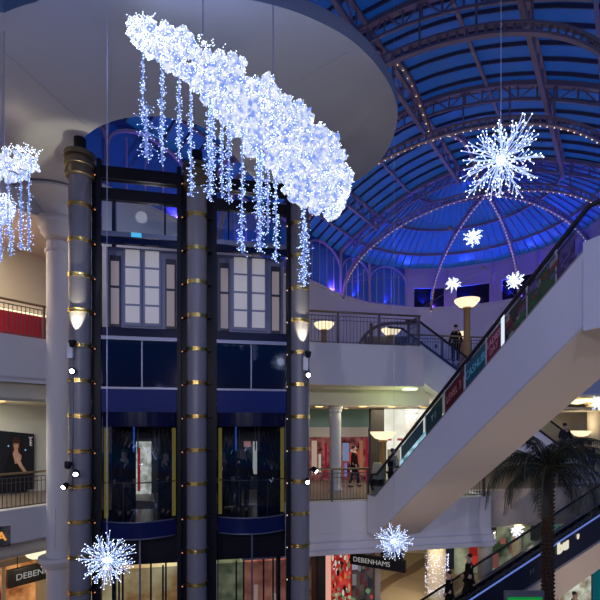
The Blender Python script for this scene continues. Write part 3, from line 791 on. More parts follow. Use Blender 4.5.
# ---------------------------------------------------------------- people
def person(label, loc, face, coat, trousers, hair=(.03,.02,.02), h=1.72, walk=0, group=None, bag=None, pose='stand', skirt=False, arm=0):
    t = thing('person', label, 'person', loc, group)
    s = h/1.75; R = Matrix.Rotation(face, 4, 'Z')       # local -Y is the front
    def T(p): return V(loc)+(R @ (V(p)*s))
    def skin(name, pts, edges, rad, m, root=0, parent=t):
        me = bpy.data.meshes.new(name)
        me.from_pydata([tuple(T(p)-V(loc)) for p in pts], edges, []); me.update(); me.materials.append(m)
        o = bpy.data.objects.new(name, me); COL.objects.link(o); o.parent = parent; WL[o.as_pointer()] = V(loc)
        sm = o.modifiers.new('skin', 'SKIN'); sm.use_smooth_shade = True
        for i, r in enumerate(rad):
            r = r if isinstance(r, tuple) else (r, r)
            me.skin_vertices[0].data[i].radius = (r[0]*s, r[1]*s); me.skin_vertices[0].data[i].use_root = (i == root)
        sd = o.modifiers.new('sub', 'SUBSURF'); sd.levels = 1; sd.render_levels = 1
        return o
    st = .26*walk
    kL = (.10,-st*.6-.03*bool(walk),.50); kR = (-.10,st*.35,.50); aL = (.10,-st,.08); aR = (-.10,st*1.3,.08+.05*walk)
    ea = arm
    body_pts = [(0,0,.95),(0,0,1.12),(0,.01,1.30),(0,.01,1.44),(0,0,1.52),(0,-.01,1.60),(0,-.01,1.70),
                (.10,0,.88),kL,aL,(.10,aL[1]-.13,.04),(-.10,0,.88),kR,aR,(-.10,aR[1]-.13,.04),
                (.155,.01,1.385),(.215,.02-.05*ea,1.14),(.24,-.10-.12*ea,.93+.18*ea),(.23,-.14-.16*ea,.84+.22*ea),
                (-.155,.01,1.385),(-.215,.03,1.14),(-.23,-.07,.93),(-.22,-.10,.84)]
    ed = [(0,1),(1,2),(2,3),(3,4),(4,5),(5,6),(0,7),(7,8),(8,9),(9,10),(0,11),(11,12),(12,13),(13,14),(3,15),(15,16),(16,17),(17,18),(3,19),(19,20),(20,21),(21,22)]
    rad = [.12,.11,.13,.10,.055,.085,.07,.09,.06,.04,.035,.09,.06,.04,.035,.055,.045,.035,.03,.055,.045,.035,.03]
    skin('body', body_pts, ed, rad, SKIN)
    cm = mat('coat_%d_%d_%d' % tuple(int(c*999) for c in coat), coat, .85, noise=.1, nscale=9, spec=.05)
    tm = mat('trousers_%d_%d_%d' % tuple(int(c*999) for c in trousers), trousers, .9, spec=.05)
    hm = mat('hair_%d_%d_%d' % tuple(int(c*999) for c in hair), hair, .7)
    cp_ = [(0,0,.92),(0,0,1.12),(0,.01,1.30),(0,.01,1.46),(.150,.01,1.375),(.215,.02-.05*ea,1.14),(.245,-.09-.11*ea,.95+.17*ea),(-.150,.01,1.375),(-.215,.03,1.14),(-.23,-.06,.95),(0,0,.76)]
    skin('coat', cp_, [(0,1),(1,2),(2,3),(3,4),(4,5),(5,6),(3,7),(7,8),(8,9),(0,10)], [(.175,.15),(.15,.13),(.165,.14),(.085,.08),.075,.065,.052,.075,.065,.052,(.18,.155)], cm)
    skin('trousers', [(0,0,.92),(.10,0,.84),kL,(.10,aL[1],.12),(-.10,0,.84),kR,(-.10,aR[1],.14)], [(0,1),(1,2),(2,3),(0,4),(4,5),(5,6)], [.15,.11,.08,.065,.11,.08,.065], tm)
    for (x, y) in ((.10, aL[1]), (-.10, aR[1])):
        skin('shoe', [(x,y+.05,.05),(x,y-.06,.05),(x,y-.16,.035)], [(0,1),(1,2)], [.05,.05,.035], mat('dark_shoe', (.02,.02,.02), .5))
    skin('hair', [(0,.03,1.60),(0,.03,1.69),(0,-.0,1.745)], [(0,1),(1,2)], [.085,.10,.075], hm)
    for x in (.03,-.03): MB().ball(T((x,-.095,1.645)), .011*s, 6, 4).build('eye', mat('eye_dark', (.02,.02,.02), .3), t)
    MB().ball(T((0,-.105,1.615)), .016*s, 6, 5, (.8,1,1.3)).build('nose', SKIN, t)
    MB().ball(T((0,-.092,1.575)), .018*s, 6, 4, (1.3,.5,.4)).build('mouth', mat('lips', (.4,.14,.12), .5), t)
    return t
toward = math.atan2(W.y, W.x)
c0 = LW(1.42,.35,5.33); c1 = LW(4.1,.35,5.33)
person('person in a black coat standing at the left in the left lift car', LW(.95,.45,5.33), .3, (.02,.02,.025), (.02,.02,.03), h=1.75)
person('person in dark clothes leaning at the right side of the left lift car', LW(1.98,.5,5.33), -.5, (.035,.03,.04), (.02,.02,.03), h=1.70, arm=.6)
person('person with short pale hair and black coat in the middle of the right lift car', LW(3.98,.35,5.33), .2, (.015,.015,.02), (.02,.02,.02), hair=(.35,.25,.2), h=1.78)
person('person in black at the far left inside the right lift car', LW(3.46,.7,5.33), .7, (.015,.015,.02), (.02,.02,.02), h=1.68)
person('person in a long dark coat behind the set-back upper railing by the lamp post', V((6.75,19.5,L3)), 2.8, (.02,.016,.02), (.008,.008,.01), h=1.75)
def fpx(A, B, side, wd, px):
    q = side*(wd*.5); d = B-A; k = (px-300)/F; return (k*(A.y+q.y)-(A.x+q.x))/(d.x-k*d.y)
def on_esc(A, B, side, wd, f, s): 
    p = A.lerp(B, f)+side*(wd*s); ns = max(4, int(abs((B-A).z)/.2)); i = math.ceil(f*ns); p.z = A.z-.22+i*(B.z-A.z)/ns; return p
person('person in a dark jacket riding the descending escalator, leaning forward', on_esc(uA,uB,usd,1.3,fpx(uA,uB,usd,1.3,565),.5), 2.4, (.025,.02,.025), (.04,.03,.03), h=1.75, walk=.5, arm=.8)
person('person in a blue top near the foot of the descending escalator', on_esc(uA,uB,usd,1.3,fpx(uA,uB,usd,1.3,590),.5), 2.2, (.02,.05,.22), (.03,.03,.05), h=1.72)
person('person in black waiting at the foot of the large escalator', V((3.15,15.2,L2)), 2.2, (.012,.012,.015), (.015,.015,.02), h=1.72, arm=.7)
person('person in black stepping behind the first at the foot of the large escalator', V((3.75,15.9,L2)), 2.6, (.02,.016,.02), (.02,.02,.02), h=1.62, arm=.9)
person('person in dark coat passing the red shop window on the middle level', V((2.2,18.2,L2)), 1.4, (.02,.015,.02), (.02,.02,.02), h=1.68, walk=.6)
person('taller dark figure riding the lower escalator beside the light-wrapped column', on_esc(bA,bB,bs,1.5,fpx(bA,bB,bs,1.5,469),.5), -2.0, (.02,.015,.015), (.02,.02,.02), h=1.78, walk=.7, arm=.7)
person('crouching dark figure lowest on the lower escalator', on_esc(bA,bB,bs,1.5,fpx(bA,bB,bs,1.5,449),.5), -2.0, (.015,.015,.015), (.02,.02,.02), h=1.62, walk=.5)
person('shopper in black with pink scarf at the bottom right shop front', V((9.9,16.2,3.3-3.3)), 0.3, (.02,.02,.02), (.03,.03,.03), h=1.7)

# ---------------------------------------------------------------- palm
PD_ = 13.0; px0 = 7.16
palm = thing('palm_tree', 'tall indoor palm with drooping dark fronds and shaggy trunk', 'palm tree', (px0,PD_,0))
base = V((px0,PD_,0)); topz = EYE-1.25
TR = mat('palm_trunk_bark', (.075,.04,.022), .9, noise=.4, nscale=14, bump=.6)
mb = MB(); prof = []
z = 0; i = 0
while z < topz:
    f = z/topz; r = .15-.03*f; prof += [(r*.86,z),(r*1.10,z+.09),(r*.88,z+.10)]; z += .12
mb.lathe(base, prof, 18)
rn = random.Random(3)
z = .1
while z < topz:
    for k in range(9):
        th = 2*math.pi*(k/9)+z*5; r = .125
        p = base+V((math.cos(th)*r, math.sin(th)*r, z)); q = p+V((math.cos(th)*.055, math.sin(th)*.055, .075))
        mb.beam(p, q, .06, .03)
    z += .115
mb.build('trunk', TR, palm)
FR = mat('palm_frond_green', (.013,.018,.011), .55, noise=.35, nscale=5); FRS = mat('palm_frond_stem', (.07,.07,.03), .6)
def frond(az, el, L, droop, seed):
    rn = random.Random(seed)
    n = 22; pts = []; p = base+V((0,0,topz-.05)); pts.append(p.copy()); a = el
    for i in range(n):
        st = L/n; p = p+V((math.cos(az)*math.cos(a), math.sin(az)*math.cos(a), math.sin(a)))*st
        a -= droop*(.35+1.5*i/n)/n; a = max(a, -1.45); pts.append(p.copy())
    ms = MB().tube(pts, [.026*(1-i/(n+2))+.004 for i in range(n+1)], 5)
    o = ms.build('frond', FRS, palm)
    ml = MB(); side = V((-math.sin(az), math.cos(az), 0))
    m = 54
    for i in range(5, m):
        f = i/m; k = f*n; j = int(k); q = pts[j].lerp(pts[min(j+1,n)], k-j)
        tg = (pts[min(j+1,n)]-pts[max(j-1,0)]).normalized(); upv = side.cross(tg)
        ll = .50*math.sin(math.pi*min(1,f*.9+.12))**.6*L/2.4*rn.uniform(.8,1.15)
        for sg in (-1,1):
            d = (side*sg*.75+tg*.55+upv*.10+V((0,0,-.25))).normalized()
            m1 = q+d*ll*.5; m2 = q+d*ll+V((0,0,-ll*rn.uniform(.35,.8)))
            wv = tg*.011
            ml.add([q-wv*.6, q+wv*.6, m1+wv, m1-wv, m2], [(0,1,2,3),(3,2,4)])
    ml.build('leaflets', FR, o)
k = 0
for ring_i, (cnt, el, L, dr) in enumerate(((7,1.3,1.9,1.9),(9,.85,2.5,2.9),(9,.42,2.6,3.0),(7,.05,2.0,2.6))):
    for j in range(cnt):
        az = 2*math.pi*(j+.5*ring_i)/cnt+rn.uniform(-.15,.15)
        frond(az, el+rn.uniform(-.12,.12), L*rn.uniform(.85,1.08), dr*rn.uniform(.85,1.15), 100+k); k += 1

# ---------------------------------------------------------------- starburst ornaments
def starburst_mesh(nmain=62, R=.45, seed=1, tw=.0032, br=.0085):
    rn = random.Random(seed); bm = MB(); bb = MB()
    for i in range(nmain):
        z = 1-2*(i+.5)/nmain; th = i*2.39996; r = math.sqrt(1-z*z)
        d = V((r*math.cos(th), r*math.sin(th), z)); L = R*rn.uniform(.72,1.0)
        e1 = d.cross(V((.3,.5,.8))).normalized(); e2 = d.cross(e1)
        p0 = d*R*.05; mid = d*L*.5+e1*rn.uniform(-.02,.02)*1.5; end = d*L
        bm.tube([p0, mid, end], [tw*1.5,tw*1.1,tw*.8], 4, cap=False); bb.octa(end, br)
        for f in (.38,.5,.62,.76):
            q = d*L*f
            a = rn.uniform(0,6.28); sd = e1*math.cos(a)+e2*math.sin(a)
            q2 = q+(d*.75+sd*.6)*L*.30*(1.1-f*.5); bm.tube([q,q2], tw*.8, 4, cap=False); bb.octa(q2, br)
            if rn.random() < .5: bb.octa(q+(q2-q)*.5+sd*.004, br*.8)
        bb.octa(d*R*rn.uniform(.1,.3), br*.9)
    bb.ball((0,0,0), R*.10, 10, 7)
    return bm, bb
proto = None; PROT = {}
def starburst(label, c, R, cable_top, spin, group='white LED starbursts hung in the atrium', small=False):
    key = small
    t = thing('starburst_ornament', label, 'christmas light', c, group)
    if key not in PROT:
        b1, b2 = starburst_mesh(46 if not small else 26, .45, 5, .0036 if not small else .009, .0082 if not small else .016)
        o1 = b1.build('twigs', LEDB if not small else glow('far_twig_glow', (.62,.72,1.0), 2.0), t, keep=True); o2 = b2.build('led_bulbs', LED if not small else glow('far_led', (.85,.92,1.0), 5), t, keep=True); o2['kind'] = 'stuff'
        PROT[key] = (o1, o2)
    else:
        o1, o2 = [o.copy() for o in PROT[key]]
        for o in (o1, o2): COL.objects.link(o); o.parent = t
    for o in (o1, o2): o.scale = (R/.45,)*3; o.rotation_euler = (spin, spin*.7, spin*1.3)
    cb = MB().tube([c+V((0,0,R*.1)), V((c.x,c.y,cable_top))], .004 if not small else .006, 5); cb.build('hanging_cable', CABLE, t)
    return t
starburst('largest white starburst hanging under the glass roof', P(501,160,4.7), .47, EYE+12, .3)
starburst('white starburst hanging low in front of the left lift car', P(107,560,6.75), .46, ZS, 1.1)
starburst('white starburst in front of the shop sign below the large escalator', P(394,541,10.1), .46, EYE+11.5, 2.0)
starburst('small starburst against the blue roof, below and left of the largest', P(473,237,20), .46, EYE+12, .5, small=True)
starburst('small starburst left above the tall lamp post, against the lilac wall', P(453,284,24), .45, EYE+12, 1.5, small=True)
starburst('small starburst just right of the tall lamp post, beside the escalator handrail', P(515,280,23), .50, EYE+12, 2.4, small=True)
starburst('starburst cut by the right edge above the descending escalator', P(600,403,16), .34, L3-1, .9, small=True)
ch = starburst('purple-white starburst glowing under the middle level behind the palm', P(517,531,19), .30, 3.8, 2.9, small=True)

# ---------------------------------------------------------------- light clouds with icicle strands
PUFF = glow_noise('cloud_net_glow', (.20,.33,.95), (.80,.86,1.0), .95, 11, lo=.36, hi=.58)
STR = glow('strand_glow', (.22,.33,.95), .8)
def cloud(name_label, spine, strands, seed, group, nb=2600, cables=()):
    rn = random.Random(seed)
    t = thing('light_cloud', name_label, 'christmas light', spine[len(spine)//2][0], group)
    mb = MB(); bb = MB(); n = len(spine)
    def at(f):
        k = f*(n-1); i = min(int(k), n-2); g = k-i
        return spine[i][0].lerp(spine[i+1][0], g), spine[i][1]*(1-g)+spine[i+1][1]*g, (spine[i+1][0]-spine[i][0]).normalized()
    Ltot = sum((spine[i+1][0]-spine[i][0]).length for i in range(n-1)); cnt = int(Ltot*200)
    centers = []
    for i in range(cnt):
        f = rn.random(); p, r, d = at(f)
        a = d.cross(V((0,0,1))).normalized(); b = d.cross(a)
        th = rn.uniform(0,6.28); rr = r*.93*math.sqrt(rn.random())
        c = p+a*math.cos(th)*rr+b*math.sin(th)*rr; R = r*rn.uniform(.09,.25)
        o_ = len(mb.v); mb.ball(c, R, 9, 7, (1,1,rn.uniform(.8,1.1))); centers.append((c,R))
        for q_ in range(o_, len(mb.v)): mb.v[q_] = c+(mb.v[q_]-c)*rn.uniform(.72,1.22)
    o = mb.build('glowing_net', PUFF, t, smooth=True)
    for i in range(nb):
        c, R = centers[rn.randrange(len(centers))]
        d = V((rn.gauss(0,1), rn.gauss(0,1), rn.gauss(0,1))).normalized()
        if d.y > .4: d.y = -d.y
        bb.octa(c+d*R*rn.uniform(.98,1.18), rn.uniform(.005,.0105))
    for i in range(46):                            # stray wires with bulbs sticking out
        f = rn.random(); p, r, d = at(f); q = p+V((rn.uniform(-.2,.2), rn.uniform(-.2,.1), 1)).normalized()*r*.9
        g = [q]
        for j in range(5): g.append(g[-1]+V((rn.uniform(-.04,.04), 0, rn.uniform(.0,.05)))); bb.octa(g[-1], .009)
    l = bb.build('led_bulbs', LED, t); l['kind'] = 'stuff'
    for (top, bot, wd, dens) in strands:
        sm = MB(); L = (top-bot).length; sb = MB()
        sm.tube([top, bot], .011, 5)
        for j in range(int(L*dens*1.5)):
            f = rn.random(); p = top.lerp(bot, f); e = V((rn.gauss(0,.5), rn.gauss(0,.5), rn.uniform(-.5,.3)))*wd*min(1,.35+f*1.5)
            q = p+e; sm.tube([p+V((0,0,.02)), q], .0045, 3, cap=False); sb.octa(q, rn.uniform(.007,.0125))
        so = sm.build('icicle_strand', STR, t); bo = sb.build('led_bulbs', glow('strand_led', (.45,.60,1.0), 2.6), so); bo['kind'] = 'stuff'
    for a, b in cables:
        MB().tube([a, b], .010, 5).build('hanging_cable', CABLE, t)
    return t
def sp_(pts): return [(P(x, y, D), r/F*D) for x, y, D, r in pts]
D0 = 7.25
main = sp_([(131,28,7.3,9),(148,38,7.3,17),(180,53,7.3,21),(212,75,7.35,25),(240,98,7.4,30),(268,123,7.5,34),(295,151,7.6,37),(318,179,7.7,35),(335,196,7.8,25),(344,200,7.8,16)])
def dx(x): 
    for (a, ra), (b, rb) in zip(main, main[1:]):
        xa, xb = 300+F*a.x/a.y, 300+F*b.x/b.y
        if x <= xb: return a.y+(b.y-a.y)*(x-xa)/(xb-xa)
    return 7.8
st = []
for x, y0, y1, w_, dn in ((143,52,120,.05,60),(146,105,157,.16,80),(162,62,164,.06,75),(179,70,158,.06,75),(191,82,196,.06,75),(210,98,200,.10,130),(222,100,198,.05,70),(229,100,203,.07,80),(242,122,253,.07,80),(260,130,252,.10,120),(268,140,232,.05,60),(276,148,262,.07,85),(304,200,286,.10,120),(212,110,172,.09,60),(258,150,215,.09,60)):
    D = dx(x)-.05*(w_ > .09); st.append((P(x,y0,D), P(x,y1,D), w_, dn))
cloud('large sweeping cloud of white-blue lights with long hanging icicles', main, st, 11, 'white-blue light clouds', 14000,
      [(P(203,36,7.35), V((P(203,36,7.35).x,7.35,ZS))), (P(273,92,7.5), V((P(273,92,7.5).x,7.5,ZS)))])
lc = sp_([(-30,160,8.0,14),(-10,166,8,15),(8,168,8.0,15),(25,164,8,12),(37,164,8,7)])
ls = [(P(x,y0,8.0), P(x,y1,8.0), w_, dn) for x, y0, y1, w_, dn in ((8,175,236,.05,45),(21,172,250,.07,50),(29,170,250,.06,40),(-2,172,225,.05,40))]
cloud('small light cloud cut by the left edge', lc, ls, 12, 'white-blue light clouds', 1100, [(P(4,150,8.0), V((P(4,150,8).x,8.0,ZS)))])
lc = sp_([(-30,212,9,12),(-8,210,9,14),(6,211,9,11),(13,214,9,6)])
cloud('smallest light cloud low at the left edge', lc, [(P(1,218,9), P(1,262,9), .05, 60),(P(11,216,9), P(11,256,9), .06, 60)], 16, 'white-blue light clouds', 420, [(P(2,205,9), V((P(2,205,9).x,9,ZS)))])
for p in (P(160,50,7.0), P(215,85,7.0), P(265,125,7.05), P(315,180,7.2)):
    light('POINT', p+V((0,-.25,-.1)), 30, (.32,.42,1.0), .3, name='cloud_light')
light('POINT', P(15,166,7.7), 18, (.32,.42,1.0), .25, name='cloud_light')
light('POINT', P(501,160,4.7), 5, (.6,.72,1), .15, name='starburst_light')
light('POINT', P(107,560,6.75), 6, (.6,.72,1), .15, name='starburst_light')
light('POINT', P(394,541,10.1), 6, (.6,.72,1), .15, name='starburst_light')

# ---------------------------------------------------------------- uplighter lamp posts
def lamp_post(label, p, h=2.25, pw=12, wide=.13):
    t = thing('lamp_post', label, 'lamp', p, 'uplighter lamp posts with bowl shades')
    MB().lathe(p, [(.2,0),(.2,.06),(wide,.10),(wide,h-.10),(wide*1.25,h-.08),(wide*1.25,h)], 20).build('post', WOOD, t, smooth=True)
    MB().lathe(p, [(.14,h),(.30,h+.05),(.46,h+.22),(.48,h+.30),(.46,h+.30),(.28,h+.09)], 24, cap=False).build('bowl_shade', glow('lamp_bowl_glow', (1,.80,.50), 1.35), t, smooth=True)
    MB().lathe(p, [(.01,h+.16),(.40,h+.22)], 20, cap=False).build('light_disc', LAMPW, t)
    light('POINT', p+V((0,0,h+.5)), pw, (1,.78,.5), .15, name='lamp_light')
def at3(px, D, z): return V(((px-300)/F*D, D, z))
lamp_post('tall lit uplighter on a wooden post behind the set-back upper railing', at3(467,17.6,L3), h=2.0)
lamp_post('uplighter bowl just left of the tall post, further back on the upper level', at3(461,23.2,L3), h=1.85, pw=10)
lamp_post('uplighter behind the left end of the upper railing, nearest the lifts', at3(324,21,L3), h=1.85, pw=14)
lamp_post('uplighter behind the upper railing beside the dark doorway', at3(391,22.3,L3), h=1.85, pw=14)
lamp_post('uplighter on the middle level beside the foot of the large escalator', at3(383,16.8,L2), h=1.95, pw=10)
lamp_post('uplighter glowing behind the people on the descending escalator', at3(581,23.5,L2), h=1.9, pw=20)

# ---------------------------------------------------------------- level 3 background
dk = thing('shop_doorway', 'dark lit-up kiosk doorway behind the upper railing', 'doorway', at3(385,23.5,L3))
DK = mat('dark_kiosk', (.03,.025,.05), .4)
MB().box(at3(385,23.6,L3+1.0), (2.2,.5,2.0)).build('kiosk_body', DK, dk)
MB().box(at3(392,23.3,L3+.9), (1.3,.05,1.2)).build('display_glow', glow_noise('kiosk_goods', (.02,.02,.05), (.9,.75,.4), .8, 5), dk)
ar = thing('canopy_arch', 'dark curved canopy frame behind the upper railing', 'canopy', at3(375,17,L3))
g = [at3(358,17,L3)+V((1.3-1.3*math.cos(math.pi/2*i/8), 0, .1+1.15*math.sin(math.pi/2*i/8))) for i in range(9)]
g.append(g[-1]+V((.9,0,0)))
MB().tube(g, .06, 8).build('curved_frame', RAIL, ar, smooth=True)
MB().box(at3(371,17,L3+.62), (.12,.12,1.24)).build('frame_post', mat('red_brown_post', (.12,.05,.05), .5), ar)
tag(MB().box(at3(436,27.4,L3+2.2), (.16,.06,.2)).build('wall_vent', RAIL), 'tiny dark vent on the white apse wall left of the lamp post', 'vent')
# white light curtain on the wall, seen right of the lamp
lt = MB(); 
for i in range(5):
    for j in range(5): lt.octa(at3(494+i*3.2,24.0,L3+2.0+j*.22), .022)
o = lt.build('light_curtain', glow('curtain_led', (.6,.7,1), 1.6)); tag(o, 'faint curtain of tiny white lights by the wall right of the lamp post', 'christmas light'); o['kind'] = 'stuff'

# ---------------------------------------------------------------- left gallery shops
red = thing('shop_front', 'red shop front with festive window on the upper left gallery', 'shop front', lg(-1,3.4,L3))
REDM = mat('shop_red', (.42,.015,.04), .5)
MB().slab([lg(-7,3.45,L3), lg(3.4,3.45,L3), lg(3.4,3.45,L3+1.5), lg(-7,3.45,L3+1.5)], -Vv*.1).build('red_panel', REDM, red)
MB().slab([lg(-7,3.40,L3+1.5), lg(3.4,3.40,L3+1.5), lg(3.4,3.40,L3+1.58), lg(-7,3.40,L3+1.58)], -Vv*.1).build('lit_cornice', glow('shop_cornice_glow', (1,.8,.5), 2.0), red)
for a, b, z0, z1 in ((-2.6,-1.9,.2,1.3),(-.9,-.45,.15,1.35),(-.35,.15,.15,1.35),(.25,.7,.1,1.3)):
    MB().slab([lg(a,3.32,L3+z0), lg(b,3.32,L3+z0), lg(b,3.32,L3+z1), lg(a,3.32,L3+z1)], -Vv*.05).build('window_display', glow_noise('window_goods', (.5,.30,.22), (1,.85,.65), .75, 3) if 'window_goods' not in MATS else MATS['window_goods'], red)
text('SALE', .5, lg(-2.4,3.27,L3+.8), U, V((0,0,1)), mat('sale_letter', (.8,.75,.7), .5), red) if False else None
light('AREA', lg(-1.5,2.4,13.9), 260, (1,.82,.62), 2.5, lg(-1.5,3.0,L3), name='gallery_light')
def downlight(p, m=LAMPW, r=.13, lab='', grp='recessed ceiling downlights'):
    t = thing('downlight', lab, 'ceiling light', p, grp)
    MB().lathe(p, [(r+.03,-.01),(r+.03,-.025),(r,-.03),(r,-.01)], 18, cap=False).build('rim', BRASS, t)
    MB().lathe(p+V((0,0,-.012)), [(.01,0),(r,0)], 18, cap=False).build('lens', m, t)
    return t
downlight(lg(.35,1.5,14.1), lab='round downlight in the pinkish ceiling of the upper left gallery', r=.16)
downlight(lg(.4,1.6,8.42), lab='downlight under the upper left gallery, beside the white column', r=.2)
downlight(lg(.2,.7,8.42), lab='second downlight under the upper left gallery, nearer the edge', r=.2)
# poster
pos = thing('wall_poster', 'large dark perfume poster of a woman in black on the left gallery wall', 'poster', lg(0.2,3.5,L2))
def q2(px, py, s=3.5):                             # point on the gallery wall plane at offset s
    p0 = LA-Vv*s; return PD(px, py, p0, U)
mb = MB().slab([q2(-6,495),q2(34,489),q2(34,434),q2(-6,430)], -Vv*.05); mb.build('poster_sheet', mat('poster_black', (.012,.014,.022), .35), pos)
def pp(name, pts, m, s=3.46): MB().slab([q2(x,y,s) for x,y in pts], -Vv*.01).build(name, m, pos)
ps = mat('poster_skin', (.62,.36,.27), .5)
pp('poster_hair', [(12.2,452),(11.8,445),(12.6,440),(15,437),(18,437.3),(20.6,440.5),(21,447),(20.8,454),(18,453),(13.5,453)], mat('poster_hair_ink', (.06,.02,.015), .5), 3.455)
pp('poster_face', [(13.7,446),(13.7,442.5),(18.7,442.5),(18.8,446),(17.7,449.5),(16.2,451),(14.6,449.5)], ps, 3.44)
pp('poster_fringe', [(13.2,443.6),(13.4,440.5),(15.5,439),(18,439.3),(19.2,441.5),(19,443.6)], MATS['poster_hair_ink'], 3.436)
for x in (14.4, 17.0): pp('poster_eye', [(x,444.6),(x+1.1,444.2),(x+1.1,445),(x+.2,445.2)], mat('poster_eye_ink', (.02,.01,.01), .5), 3.434)
pp('poster_neck', [(14.6,449.5),(17.8,449.5),(18.4,452.5),(21.5,455.5),(21.5,459),(18,463),(15,464),(12.5,458),(12.8,454)], ps, 3.445)
pp('poster_arm', [(19,466),(21.5,463.5),(27.5,472.5),(25.5,474.5)], ps, 3.435)
pp('poster_hand', [(16.2,459),(18.3,456.5),(20.2,460),(22,464),(20,467),(17.4,463)], mat('poster_hand_ink', (.68,.42,.33), .5), 3.433)
pp('poster_dress', [(10,456),(13,455),(15,464),(18,463),(22,470),(26,475),(27,492),(4,493),(6,470)], mat('poster_dress_ink', (.004,.004,.006), .5), 3.442)
pp('poster_lips', [(15.2,447.8),(17.2,447.8),(16.2,448.8)], mat('poster_lips_ink', (.4,.03,.03), .5), 3.43)
for x, y in ((8.5,446),(25.5,450)): pp('poster_sparkle', [(x-1,y),(x,y-1),(x+1,y),(x,y+1)], glow('poster_sparkle_ink', (.3,.6,.9), .7), 3.43)
ink = mat('poster_white_ink', (.75,.75,.78), .5)
for g in ([(29,437),(30.5,440),(32.3,436.5)],[(30.5,440),(30,443.5)],[(32,440.5),(30,441.5),(32,443),(30,444.5)],[(30.3,437),(30.3,445)],[(30,445.5),(32,445.5)]):
    MB().tube([q2(x,y,3.43) for x,y in g], .02, 5).build('monogram', ink, pos)
# sign with gold letter on the lower fascia
sg = thing('fascia_sign', 'black rounded sign with a gold letter on the left middle-level fascia', 'sign', lg(-.9,-.05,4.4))
def q3(px, py, s=-.03): return PD(px, py, LA-Vv*s, U)
MB().slab([q3(-12,549),q3(11,546),q3(11,525),q3(-12,527)], -Vv*.06).build('board', mat('sign_black', (.02,.012,.02), .3), sg, bevel=.02)
for a, b in (((-12,527.8),(10.2,525.8)),((10.2,525.8),(10.2,545.2)),((10.2,545.2),(-12,548))):
    MB().beam(q3(*a,-.06), q3(*b,-.06), .012, .012).build('border', mat('sign_border', (.3,.15,.2), .5), sg)
text('A', .36, q3(1.5,537,-.045), U, V((0,0,1)), glow('gold_letter_glow', (.95,.42,.08), .8), sg, bold=.01)
# department store sign, left
def store_sign(label, a, b, ztop, zbot, nvec, txt, size, px, cover=None):
    t = thing('hanging_sign', label, 'sign', V((a.x,a.y,zbot)), 'black store-name signs')
    a0 = V((a.x,a.y,zbot)); b0 = V((b.x,b.y,zbot)); a1 = V((a.x,a.y,ztop)); b1 = V((b.x,b.y,ztop))
    MB().slab([a0,b0,b1,a1], -nvec*.15).build('board', mat('store_sign_black', (.012,.012,.014), .4), t)
    text(txt, size, px+nvec*.01, (b0-a0), V((0,0,1)), glow('store_letter', (.62,.60,.58), .5), t, align='LEFT')
    for f in (.08,.92): 
        q = a1.lerp(b1,f); MB().tube([q, V((q.x,q.y,3.78))], .012, 6).build('hanger_rod', BLACK, t)
    return t
a = PD(8,589,LA-Vv*1.4,U); b = a+U*3.4
zt = EYE+(HY-571)/F*a.y
store_sign('black store-name sign hanging under the left middle gallery', a, b, zt, a.z, Vv, 'DEBENHAMS', .28, a+U*.22+V((0,0,(zt-a.z)*.5)))
a = V(((350-300)/F*16.2, 16.2, 0)); b = V(((402-300)/F*14.6, 14.6, 0)); b.x = (402-300)/F*14.9; b.y = 14.9
a = V((1.80,16.2,EYE+(HY-564)/F*16.2)); b = V((3.55,15.2,0)); zt = EYE+(HY-553)/F*16.2
nv = V(((b-a).y, -(b-a).x, 0)).normalized()
store_sign('black store-name sign hanging under the middle level beside the red window', a, b, zt, a.z-.0, nv, 'DEBENHAMS', .24, V((a.x,a.y,0))+(V((b.x,b.y,0))-V((a.x,a.y,0))).normalized()*.12+V((0,0,(zt+a.z)/2)))

# ---------------------------------------------------------------- interiors and shop windows; glowing walls and goods stand in for shop lighting
def gl(name, c0, c1, s, sc, lo=.35, hi=.65): return MATS.get(name) or glow_noise(name, c0, c1, s, sc, lo=lo, hi=hi)
def panel(name, x0, x1, D, z0, z1, m, parent=None, t=.08, dirv=W):
    a = at3(x0, D, 0); d = dirv; k = (x1-300)/F; tt = (k*a.y-a.x)/(d.x-k*d.y); b = a+d*tt
    return MB().slab([a+V((0,0,z0)), b+V((0,0,z0)), b+V((0,0,z1)), a+V((0,0,z1))], N*t).build(name, m, parent)
# middle level back wall
s2 = thing('shop_front', 'red-lit shop window on the middle level behind the slender column', 'shop front', at3(340,20,L2))
panel('teal_sign_band', 296, 370, 20.3, 7.55, 8.42, mat('teal_band', (.22,.36,.34), .6), s2)
panel('white_band', 296, 368, 20.25, 7.1, 7.6, mat('shop_band_white', (.66,.62,.58), .6), s2)
panel('display_window', 300, 368, 20.2, L2, 7.15, gl('red_display', (.05,.005,.01), (.60,.20,.18), .55, 3.2, .35, .8), s2)
for x0, x1, z0, z1, c in ((312,317,5.5,7.0,(.9,.65,.5)),(325,327,5.3,6.9,(.5,.02,.05)),(343,349,6.1,6.9,(.35,.45,.75)),(351,356,5.6,6.6,(.8,.7,.8)),(360,363,5.5,7.0,(.65,.25,.12)),(345,347,5.4,6.0,(.4,.3,.9)),(366,368,5.2,7.1,(.5,.03,.05)),(308,310,5.2,6.4,(.3,.08,.08)),(319,321,5.6,6.4,(.9,.85,.7))):
    panel('window_item', x0, x1, 20.05, z0, z1, glow('item_%d' % x0, c, .42), s2)
panel('red_screen', 350, 359, 18.5, 6.15, 6.6, glow('red_screen_glow', (.55,.06,.04), .7), s2)
dp = struct('wall_pier', MB().box(at3(376.5,19.6,6.8), (.58,.5,3.3)), mat('dark_brown_pier', (.05,.04,.03), .5))
s3 = thing('shop_front', 'bright white shop interior on the middle level beside the large escalator', 'shop front', at3(400,22,L2))
